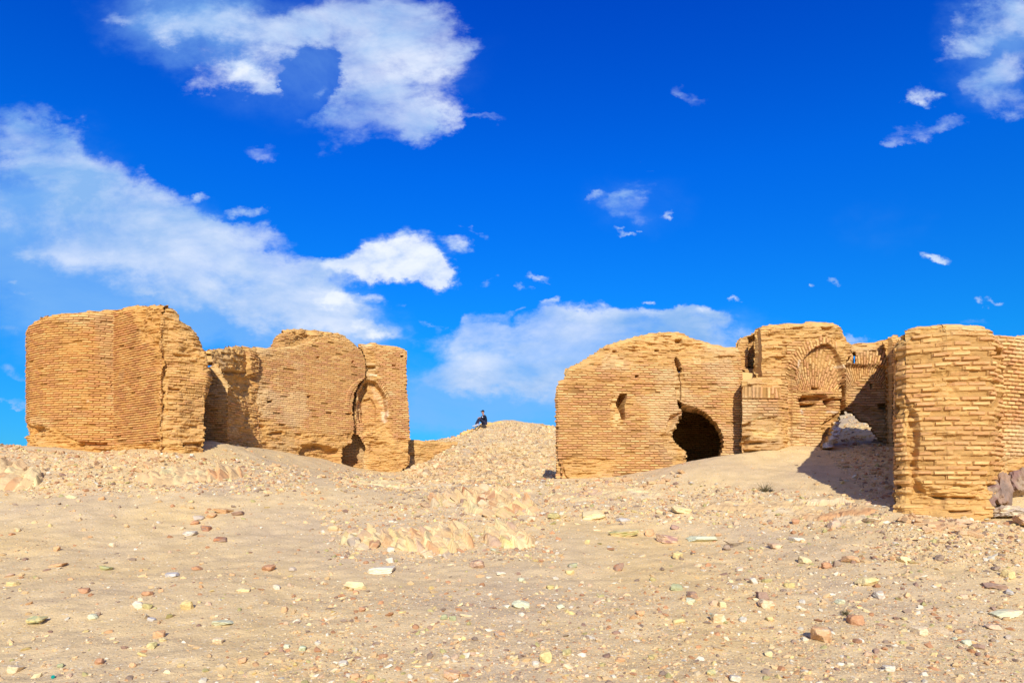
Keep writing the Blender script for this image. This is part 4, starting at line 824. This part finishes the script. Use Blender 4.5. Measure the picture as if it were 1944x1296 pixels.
def clear(x, y):                        # keep stones out of the masonry
    px = CX+F*x/y
    bad = ((px > 50) & (px < 400) & (y > 16.2+.0)) | ((px > 400) & (px < 780) & (y > 18.3+(px-400)*.0165)) | ((px > 1050) & (px < 1600) & (y > 15.95)) | ((px > 1690) & (y > 10.45))
    return ~bad
def build_loose():
    kinds = [('tan', 'pale yellow'), ('orange', 'tan'), ('rust', None), ('pink', 'pale'), ('pale yellow', None), ('olive', 'yellow'), ('grey', 'white'), ('white', None), ('maroon', 'rust'), ('yellow', 'pale yellow'), ('pale green', None), ('tan', 'orange'), ('tan', 'yellow'), ('orange', None)]
    meshes = {}
    for i, (c, s2) in enumerate(kinds):
        w, f = rock_shape(4000+i*13, ICO2, rough=.05)
        o = mesh_np('loose_stone', w*np.array([1, .85, .62]), f, rock_cols(w, c, None, 4000+i, s2), M_ROCK)
        meshes[i] = o.data; bpy.data.objects.remove(o)
    x, y = scatter(900, 21, 5.4, 24, .6); k = clear(x, y); x, y = x[k], y[k]
    r = np.random.RandomState(8)
    keep = []
    for a, b in zip(x, y):
        px, py = CX+F*a/b, HY-F*float(ground_base(a, b))/b
        if not (0 < px < 1944 and 850 < py < 1296): continue
        if min(abs(px-q[0])/(q[2]+8)+abs(py-q[1])/(q[3]+6) for q in H) < 1: continue
        keep.append((a, b, px, py))
        if len(keep) == 158: break
    for a, b, px, py in keep:
        i = r.randint(len(kinds)); size = r.uniform(.022, .05)*(1 if b < 10 else 1.5)
        o = bpy.data.objects.new('loose_stone', meshes[i]); COL.objects.link(o)
        o.location = (a, b, float(ground_z(a, b))+size*.2); o.scale = (size, size, size*r.uniform(.7, 1.1)); o.rotation_euler = (r.uniform(-.4, .4), r.uniform(-.4, .4), r.uniform(0, 6.28))
        if px < 650: side, w_ = 'left', 'on the left of the slope'
        elif px < 1300: side, w_ = 'middle', 'in the middle of the slope'
        else: side, w_ = 'right', 'on the right of the slope'
        lo = 'lower sand' if py > 1080 else 'upper sand'
        cn = kinds[i][0]
        tag(o, f'fist sized {cn} loose stone scattered {w_}, {lo}', 'stone', f'{cn} loose stones on the {side} {lo}')
    # gravel and rubble
    def cloud(nn, seed, y0, y1, power, s0, s1, base, cols, only=None, flat=.65):
        x, y = scatter(nn, seed, y0, y1, power); k = clear(x, y); x, y = x[k], y[k]; nn = len(x)
        r = np.random.RandomState(seed+1)
        s = s0*(s1/s0)**(r.rand(nn)**2.6)
        s = s*np.clip(y/9, .8, 3.5)**.55
        z = ground_z(x, y); bv, bf = base; nvb = len(bv)
        jit = 1+r.uniform(-.38, .38, (nn, nvb)); a = r.rand(nn)*6.283
        P0 = bv[None]*jit[..., None]*np.stack([s*r.uniform(.8, 1.7, nn), s*r.uniform(.7, 1.1, nn), s*r.uniform(.35, .95, nn)*flat/.65], -1)[:, None, :]
        t_ = r.uniform(-.6, .6, nn); X1 = P0[..., 0]*np.cos(t_)[:, None]-P0[..., 2]*np.sin(t_)[:, None]; Z1 = P0[..., 0]*np.sin(t_)[:, None]+P0[..., 2]*np.cos(t_)[:, None]
        ca, sa = np.cos(a)[:, None], np.sin(a)[:, None]
        V = np.stack([X1*ca-P0[..., 1]*sa+x[:, None], X1*sa+P0[..., 1]*ca+y[:, None], Z1+(z+s*.02)[:, None]], -1)
        ci = r.randint(len(cols), size=nn); C = (np.array([ROCKC[c] for c in cols])[ci]*.8+np.array([.62, .44, .22])*.2)*(1+r.uniform(-.22, .12, nn))[:, None]
        return V.reshape(-1, 3), (bf[None]+np.arange(nn)[:, None, None]*nvb).reshape(-1, 3), np.repeat(C, nvb, axis=0)
    pal = ['tan', 'tan', 'pale yellow', 'tan', 'orange', 'pale', 'pink', 'rust', 'white', 'white', 'tan', 'brown', 'tan', 'tan', 'pale', 'tan']
    parts = [cloud(54000, 31, 4.8, 16, 1.3, .0035, .014, ICO1, pal+['brown', 'maroon']), cloud(23000, 33, 5, 22, .6, .010, .046, ICO1, pal+['brown', 'rust', 'yellow', 'olive', 'maroon']), cloud(14000, 37, 12, 26, -.5, .010, .042, ICO1, ['tan', 'tan', 'pale yellow', 'tan', 'orange', 'pale', 'tan', 'yellow', 'rust', 'tan', 'brown'])]
    V, Fc, C, off = [], [], [], 0
    for v_, f_, c_ in parts: V.append(v_); Fc.append(f_+off); C.append(c_); off += len(v_)
    g = mesh_np('gravel', np.concatenate(V), np.concatenate(Fc), np.concatenate(C), M_GRAVEL)
    tag(g, 'gravel and small brick fragments strewn over the sand', 'gravel', kind='stuff')
    # rubble covering the mound
    r = np.random.RandomState(55); nn = 20000
    y = r.uniform(20, 47.5, nn); x = ((r.uniform(770, 1075, nn))-CX)/F*y
    px = CX+F*x/y; k = ((px < 1050) | (y > 30)); x, y = x[k], y[k]; nn = len(x)
    s = .02*(.115/.02)**(r.rand(nn)**2.8); z = ground_z(x, y); bv, bf = ICO1; nvb = len(bv)
    P0 = bv[None]*(1+r.uniform(-.38, .38, (nn, nvb)))[..., None]*np.stack([s*1.3, s*r.uniform(.7, 1.1, nn), s*r.uniform(.35, .9, nn)], -1)[:, None, :]
    a = r.rand(nn)*6.283; ca, sa = np.cos(a)[:, None], np.sin(a)[:, None]
    V = np.stack([P0[..., 0]*ca-P0[..., 1]*sa+x[:, None], P0[..., 0]*sa+P0[..., 1]*ca+y[:, None], P0[..., 2]+(z+s*.15)[:, None]], -1).reshape(-1, 3)
    cols = ['tan', 'tan', 'pale yellow', 'tan', 'pale', 'pink', 'orange', 'tan', 'tan', 'brown', 'pale']
    C = np.repeat((np.array([ROCKC[c] for c in cols])[r.randint(len(cols), size=nn)]*.6+np.array([.64, .46, .23])*.4)*(1+r.uniform(-.2, .1, nn))[:, None], nvb, axis=0)
    g = mesh_np('rubble', V, (bf[None]+np.arange(nn)[:, None, None]*nvb).reshape(-1, 3), C, M_GRAVEL)
    tag(g, 'broken brick and stone rubble covering the mound between the ruins', 'rubble', kind='stuff')
build_loose()

# ---- bricks fallen from the walls
def build_bricks():
    variants = []
    for i, c in enumerate(('tan', 'orange', 'pink', 'rust')):
        w, f = rock_shape(6000+i*11, ICO3, planes=3, blocky=1.0, rough=.03); w = np.sign(w)*np.abs(w)**.55
        o = mesh_np('fallen_brick', w*np.array([.12, .065, .035]), f, rock_cols(w, c, None, 6100+i, 'tan')*.92, M_ROCK); variants.append(o.data); bpy.data.objects.remove(o)
    r = np.random.RandomState(12)
    for line, nn, place in (([(60,856),(210,866),(380,868)], 34, 'at the foot of the rounded tower'), ([(500,876),(640,896),(770,908)], 26, 'below the long cracked ruin'),
                            ([(1085,918),(1180,912),(1290,894)], 22, 'at the foot of the domed chapel'), ([(1600,872),(1690,905)], 12, 'in the shade beside the corner tower'), ([(1712,978),(1780,992),(1850,994)], 40, 'in front of the corner tower')):
        L_ = np.array(line, float)
        for k in range(nn):
            t = r.rand()*(len(L_)-1); j = min(int(t), len(L_)-2); q = L_[j]+(L_[j+1]-L_[j])*(t-j)
            x, y, z = hit(q[0]+r.uniform(-8, 8), q[1]+abs(r.normal())*11)
            o = bpy.data.objects.new('fallen_brick', variants[r.randint(4)]); COL.objects.link(o); o.location = (x, y, z+.012)
            o.rotation_euler = (r.normal()*.35, r.normal()*.35, r.uniform(0, 6.28)); sc = r.uniform(.6, 1.15); o.scale = (sc*r.uniform(.5, 1), sc, sc)
            tag(o, f'broken mud brick lying loose {place}', 'brick', f'fallen bricks {place}')
build_bricks()

# ------------------------------------------------------------------ dry shrubs, twig, litter
def tube_mesh(name, paths, r0, col, mat, parent=None):
    V, FF, off = [], [], 0
    for pth in paths:
        pth = np.array(pth, float); m = len(pth)
        for i, p in enumerate(pth):
            d = pth[min(i+1, m-1)]-pth[max(i-1, 0)]; d /= np.linalg.norm(d)+1e-9
            u = np.cross(d, [0, 0, 1.]) if abs(d[2]) < .9 else np.cross(d, [1., 0, 0]); u /= np.linalg.norm(u); w = np.cross(d, u)
            rr = r0*(1-.75*i/(m-1))
            for k in range(5): a = k*1.2566; V.append(p+rr*(math.cos(a)*u+math.sin(a)*w))
        for i in range(m-1):
            for k in range(5): FF.append((off+i*5+k, off+i*5+(k+1) % 5, off+(i+1)*5+(k+1) % 5, off+(i+1)*5+k))
        off += m*5
    return mesh_np(name, V, FF, np.tile(np.array(col), (len(V), 1)), mat, parent)
def shrub(px, py, h, label, seed, col=(.16, .13, .06)):
    x, y, z = hit(px, py); r = np.random.RandomState(seed); hm = h/F*y; ps = []
    for i in range(46):
        a = r.uniform(0, 6.28); sp = r.uniform(.2, 1.3); L_ = hm*r.uniform(.4, 1.05); p = np.zeros(3); pth = [p.copy()]
        d = np.array([math.cos(a)*sp, math.sin(a)*sp, 1.]); d /= np.linalg.norm(d)
        for k in range(4): d = d+r.normal(size=3)*.22; d /= np.linalg.norm(d); p = p+d*L_/4; pth.append(p.copy())
        ps.append(pth)
    o = tube_mesh('dry_shrub', ps, .006, col, M_ROCK); o.location = (x, y, z-.01); tag(o, label, 'shrub')
shrub(1452, 934, 24, 'dry thorny tuft on smooth sand below the niche block', 3)
shrub(1464, 935, 10, 'tiny dark dry tuft right beside the thorny one', 5, (.09, .08, .06))
shrub(1606, 1168, 14, 'small wispy dry sprig left behind the rust block in the right foreground', 8)
x, y, z = hit(1395, 1037)
o = tube_mesh('twig', [[(-.16, 0, .02), (-.06, .02, .04), (.05, 0, .045), (.19, .03, .08)], [(-.08, .01, .035), (-.12, .06, .07), (-.17, .05, .09)], [(-.1, 0, .03), (-.02, -.04, .02), (.04, -.06, .02)]], .014, (.20, .13, .07), M_ROCK)
o.location = (x, y, z); tag(o, 'dark forked dry twig lying on the sand right of centre', 'twig')
def crumple(name, px, py, size, colour, label, cat, seed, lift=0.):
    x, y, z = hit(px, py); v, f = ICO3; r = np.random.RandomState(seed)
    w = v*(1+.55*fbm(v[:, 0]*2.6+seed, v[:, 1]*2.6+v[:, 2]*3, seed, 3))[:, None]*np.array([1, .7, .45])*size/F*y
    m = make_mat(name+'_plastic', rough=.35, bump=.1, base=colour, spec=.5, vary=.05)
    o = mesh_np(name, w, f, None, m); o.location = (x, y, z+lift); tag(o, label, cat)
crumple('plastic_bag', 1869, 914, 5, (.02, .10, .62), 'crumpled bright blue plastic scrap above the dark boulders', 'litter', 5, .02)
crumple('plastic_bag', 1905, 903, 5, (.78, .78, .74), 'crumpled white plastic scrap above the dark boulders', 'litter', 6, .02)
x, y, z = hit(101, 1288)
v = []; f = []
for i in range(16):
    a = i*math.pi/8; q = 1+.05*(i % 2); v += [(.016*q*math.cos(a), .016*q*math.sin(a), 0), (.014*math.cos(a), .014*math.sin(a), .012)]
for i in range(16): f.append((2*i, 2*((i+1) % 16), 2*((i+1) % 16)+1, 2*i+1))
v += [(0, 0, .012)]
for i in range(16): f.append((2*i+1, 2*((i+1) % 16)+1, 32, 32))
me = bpy.data.meshes.new('bottle_cap'); me.from_pydata(v, [], [t if t[2] != t[3] else t[:3] for t in f])
o = bpy.data.objects.new('bottle_cap', me); COL.objects.link(o); me.materials.append(make_mat('teal_plastic', rough=.3, base=(.0, .30, .22), bump=0, spec=.5, vary=.02))
o.location = (x, y, z+.01); o.rotation_euler = (.5, .1, 0); tag(o, 'teal plastic bottle cap at the bottom left of the sand', 'bottle cap')

# ------------------------------------------------------------------ the seated person
def skin_mesh(name, joints, edges, mat, parent, sub=2):
    me = bpy.data.meshes.new(name); me.from_pydata([j[0] for j in joints], edges, [])
    o = bpy.data.objects.new(name, me); COL.objects.link(o); o.parent = parent
    m = o.modifiers.new('skin', 'SKIN'); m.use_smooth_shade = True
    for i, j in enumerate(joints):
        r = j[1] if isinstance(j[1], tuple) else (j[1], j[1])
        me.skin_vertices[0].data[i].radius = r; me.skin_vertices[0].data[i].use_root = (i == 0)
    s = o.modifiers.new('smooth', 'SUBSURF'); s.levels = sub; s.render_levels = sub
    me.materials.append(mat); return o
def build_person():
    Yp = 45.2; sx, _, sz = P(920, 806, Yp); gz0 = float(ground_z(sx, Yp))
    root = empty('person', (sx, Yp-.3, sz)); tag(root, 'person in dark jacket, cap and white shoes sitting on the mound crest', 'person')
    skin = make_mat('skin', rough=.6, bump=.05, base=(.42, .20, .12), vary=.05, spec=.3)
    navy = make_mat('dark_navy_cloth', rough=.9, bump=.3, base=(.012, .018, .035), vary=.15)
    jean = make_mat('dark_trouser_cloth', rough=.9, bump=.3, base=(.03, .032, .06), vary=.15)
    shirt = make_mat('light_shirt_cloth', rough=.9, base=(.62, .60, .68), vary=.05)
    shoe = make_mat('pale_shoe_leather', rough=.6, base=(.62, .64, .66), vary=.06); sole = make_mat('dark_sole_rubber', rough=.8, base=(.05, .04, .04))
    # x: the person faces -x, y away from the camera; seat at the origin
    hipL, hipR = (0, -.09, .10), (0, .09, .10); kL, kR = (-.40, -.14, .34), (-.36, .15, .36); aL, aR = (-.56, -.15, -.06), (-.60, .13, -.10)
    J = [((.0, 0, .12), (.13, .11)), ((.02, 0, .30), (.13, .10)), ((-.03, 0, .50), (.15, .10)), ((-.07, 0, .60), .055), ((-.10, 0, .68), .058), ((-.115, 0, .76), (.085, .078)), ((-.12, 0, .83), (.088, .082)), ((-.115, 0, .89), .05),
         (hipL, .08), (kL, .058), (aL, .038), (hipR, .08), (kR, .058), (aR, .038), ((-.70, -.16, -.10), .03), ((-.74, .12, -.14), .03)]
    E = [(0, 1), (1, 2), (2, 3), (3, 4), (4, 5), (5, 6), (6, 7), (0, 8), (8, 9), (9, 10), (0, 11), (11, 12), (12, 13), (10, 14), (13, 15)]
    sh = {}
    for s, n_ in ((-1, 'L'), (1, 'R')):
        b = len(J); hx = kL if s < 0 else kR
        sp, eb, wr = (-.05, s*.17, .53), (-.20, s*.24, .33), (hx[0]+.03, s*.10, hx[2]+.09); sh[s] = (sp, eb, wr)
        J += [(sp, .058), (eb, .042), (wr, .028), ((wr[0]-.045, wr[1]-s*.01, wr[2]-.015), (.036, .016)), ((wr[0]-.085, wr[1]-s*.015, wr[2]-.035), (.036, .014))]
        E += [(2, b), (b, b+1), (b+1, b+2), (b+2, b+3), (b+3, b+4)]
        for k in range(4):              # fingers curling over the knee
            o_ = (-.027+.018*k); ln = (.030, .036, .034, .026)[k]; q = len(J); px_, py_, pz_ = J[b+4][0]
            J += [((px_-.012, py_+o_, pz_-.008), .009), ((px_-.012-ln*.7, py_+o_, pz_-.008-ln*.5), .008), ((px_-.012-ln*.9, py_+o_, pz_-.008-ln*1.3), .007)]; E += [(b+4, q), (q, q+1), (q+1, q+2)]
        q = len(J); px_, py_, pz_ = J[b+3][0]; J += [((px_-.01, py_-s*.042, pz_-.006), .010), ((px_-.045, py_-s*.052, pz_-.022), .008)]; E += [(b+3, q), (q, q+1)]
    skin_mesh('body', J, E, skin, root)
    # face: nose, ears, eyes, brow joined into one small mesh
    v, f = ICO2; VV, FF, CC, off = [], [], [], 0
    for (p, s_, c) in (((-.215, 0, .785), (.022, .014, .026), (.42, .20, .12)), ((-.11, -.088, .79), (.022, .010, .032), (.40, .19, .11)), ((-.11, .088, .79), (.022, .010, .032), (.40, .19, .11)),
                       ((-.198, -.032, .808), (.010, .015, .008), (.03, .02, .02)), ((-.198, .032, .808), (.010, .015, .008), (.03, .02, .02)), ((-.198, 0, .735), (.010, .028, .008), (.25, .08, .06))):
        VV.append(v*np.array(s_)+np.array(p)); FF.append(f+off); CC.append(np.tile(c, (len(v), 1))); off += len(v)
    mesh_np('face', np.concatenate(VV), np.concatenate(FF), np.concatenate(CC), make_mat('face_skin', rough=.6, vary=.03, bump=0), root, smooth=True)
    mesh_np('hair', v*np.array([.088, .090, .06])+np.array([-.095, 0, .815]), f, np.tile((.02, .014, .01), (len(v), 1)), make_mat('black_hair', rough=.7, vary=.1), root, smooth=True)
    JJ = [((.03, 0, .07), (.19, .16)), ((.03, 0, .28), (.185, .155)), ((-.02, 0, .48), (.175, .13)), ((-.06, 0, .58), (.09, .08))]; EE = [(0, 1), (1, 2), (2, 3)]
    for s in (-1, 1):
        b = len(JJ); sp, eb, wr = sh[s]; JJ += [(sp, .088), (eb, .074), ((wr[0]+.03, wr[1]+s*.01, wr[2]), .05)]; EE += [(2, b), (b, b+1), (b+1, b+2)]
    skin_mesh('jacket', JJ, EE, navy, root)
    JT = [((0, 0, .10), (.14, .14))]; ET = []
    for h_, k_, a_ in ((hipL, kL, aL), (hipR, kR, aR)):
        b = len(JT); JT += [(h_, .10), (k_, .075), ((a_[0]+.01, a_[1], a_[2]+.05), .055)]; ET += [(0, b), (b, b+1), (b+1, b+2)]
    skin_mesh('trousers', JT, ET, jean, root)
    mesh_np('shirt', v*np.array([.05, .05, .10])+np.array([-.155, -.035, .42]), f, None, shirt, root, smooth=True)
    for a_, t in ((aL, -.02), (aR, -.02)):
        sv = ICO3[0]*np.array([.145, .052, .052]); sv[:, 2] = np.where(sv[:, 2] < -.02, -.02-(sv[:, 2]+.02)*-.3, sv[:, 2]); sv[:, 2] *= np.where(sv[:, 0] < 0, .75, 1.1)
        s_ = mesh_np('shoe', sv+np.array([a_[0]-.08, a_[1], a_[2]-.04]), ICO3[1], None, shoe, root, smooth=True)
        so_ = ICO2[0]*np.array([.15, .056, .016])+np.array([a_[0]-.08, a_[1], a_[2]-.075]); mesh_np('sole', so_, ICO2[1], None, sole, s_, smooth=True)
    cv = ICO3[0].copy(); cv[:, 2] = np.maximum(cv[:, 2], -.12); cp = mesh_np('cap', cv*np.array([.108, .098, .095])+np.array([-.112, 0, .845]), ICO3[1], None, navy, root, smooth=True)
    bv = ICO2[0]*np.array([.075, .075, .009]); bv[:, 2] -= (bv[:, 1]**2)*4; mesh_np('cap_brim', bv+np.array([-.235, 0, .842]), ICO2[1], None, navy, cp, smooth=True)
    root.rotation_euler = (0, 0, math.radians(28))
    root.scale = (1.0, 1.0, 1.0)
    return root
build_person()
rock_obj('stone', 896, 812, 12, 14, 'yellow', 5151, 'orange')[0]
o = [q for q in bpy.data.objects if q.name.startswith('stone')][-1]
def last_stone():
    for q in COL.objects:
        if q.name.startswith('stone') and 'label' not in q: tag(q, 'yellow block on the mound crest beside the feet of the seated person', 'stone')
last_stone()
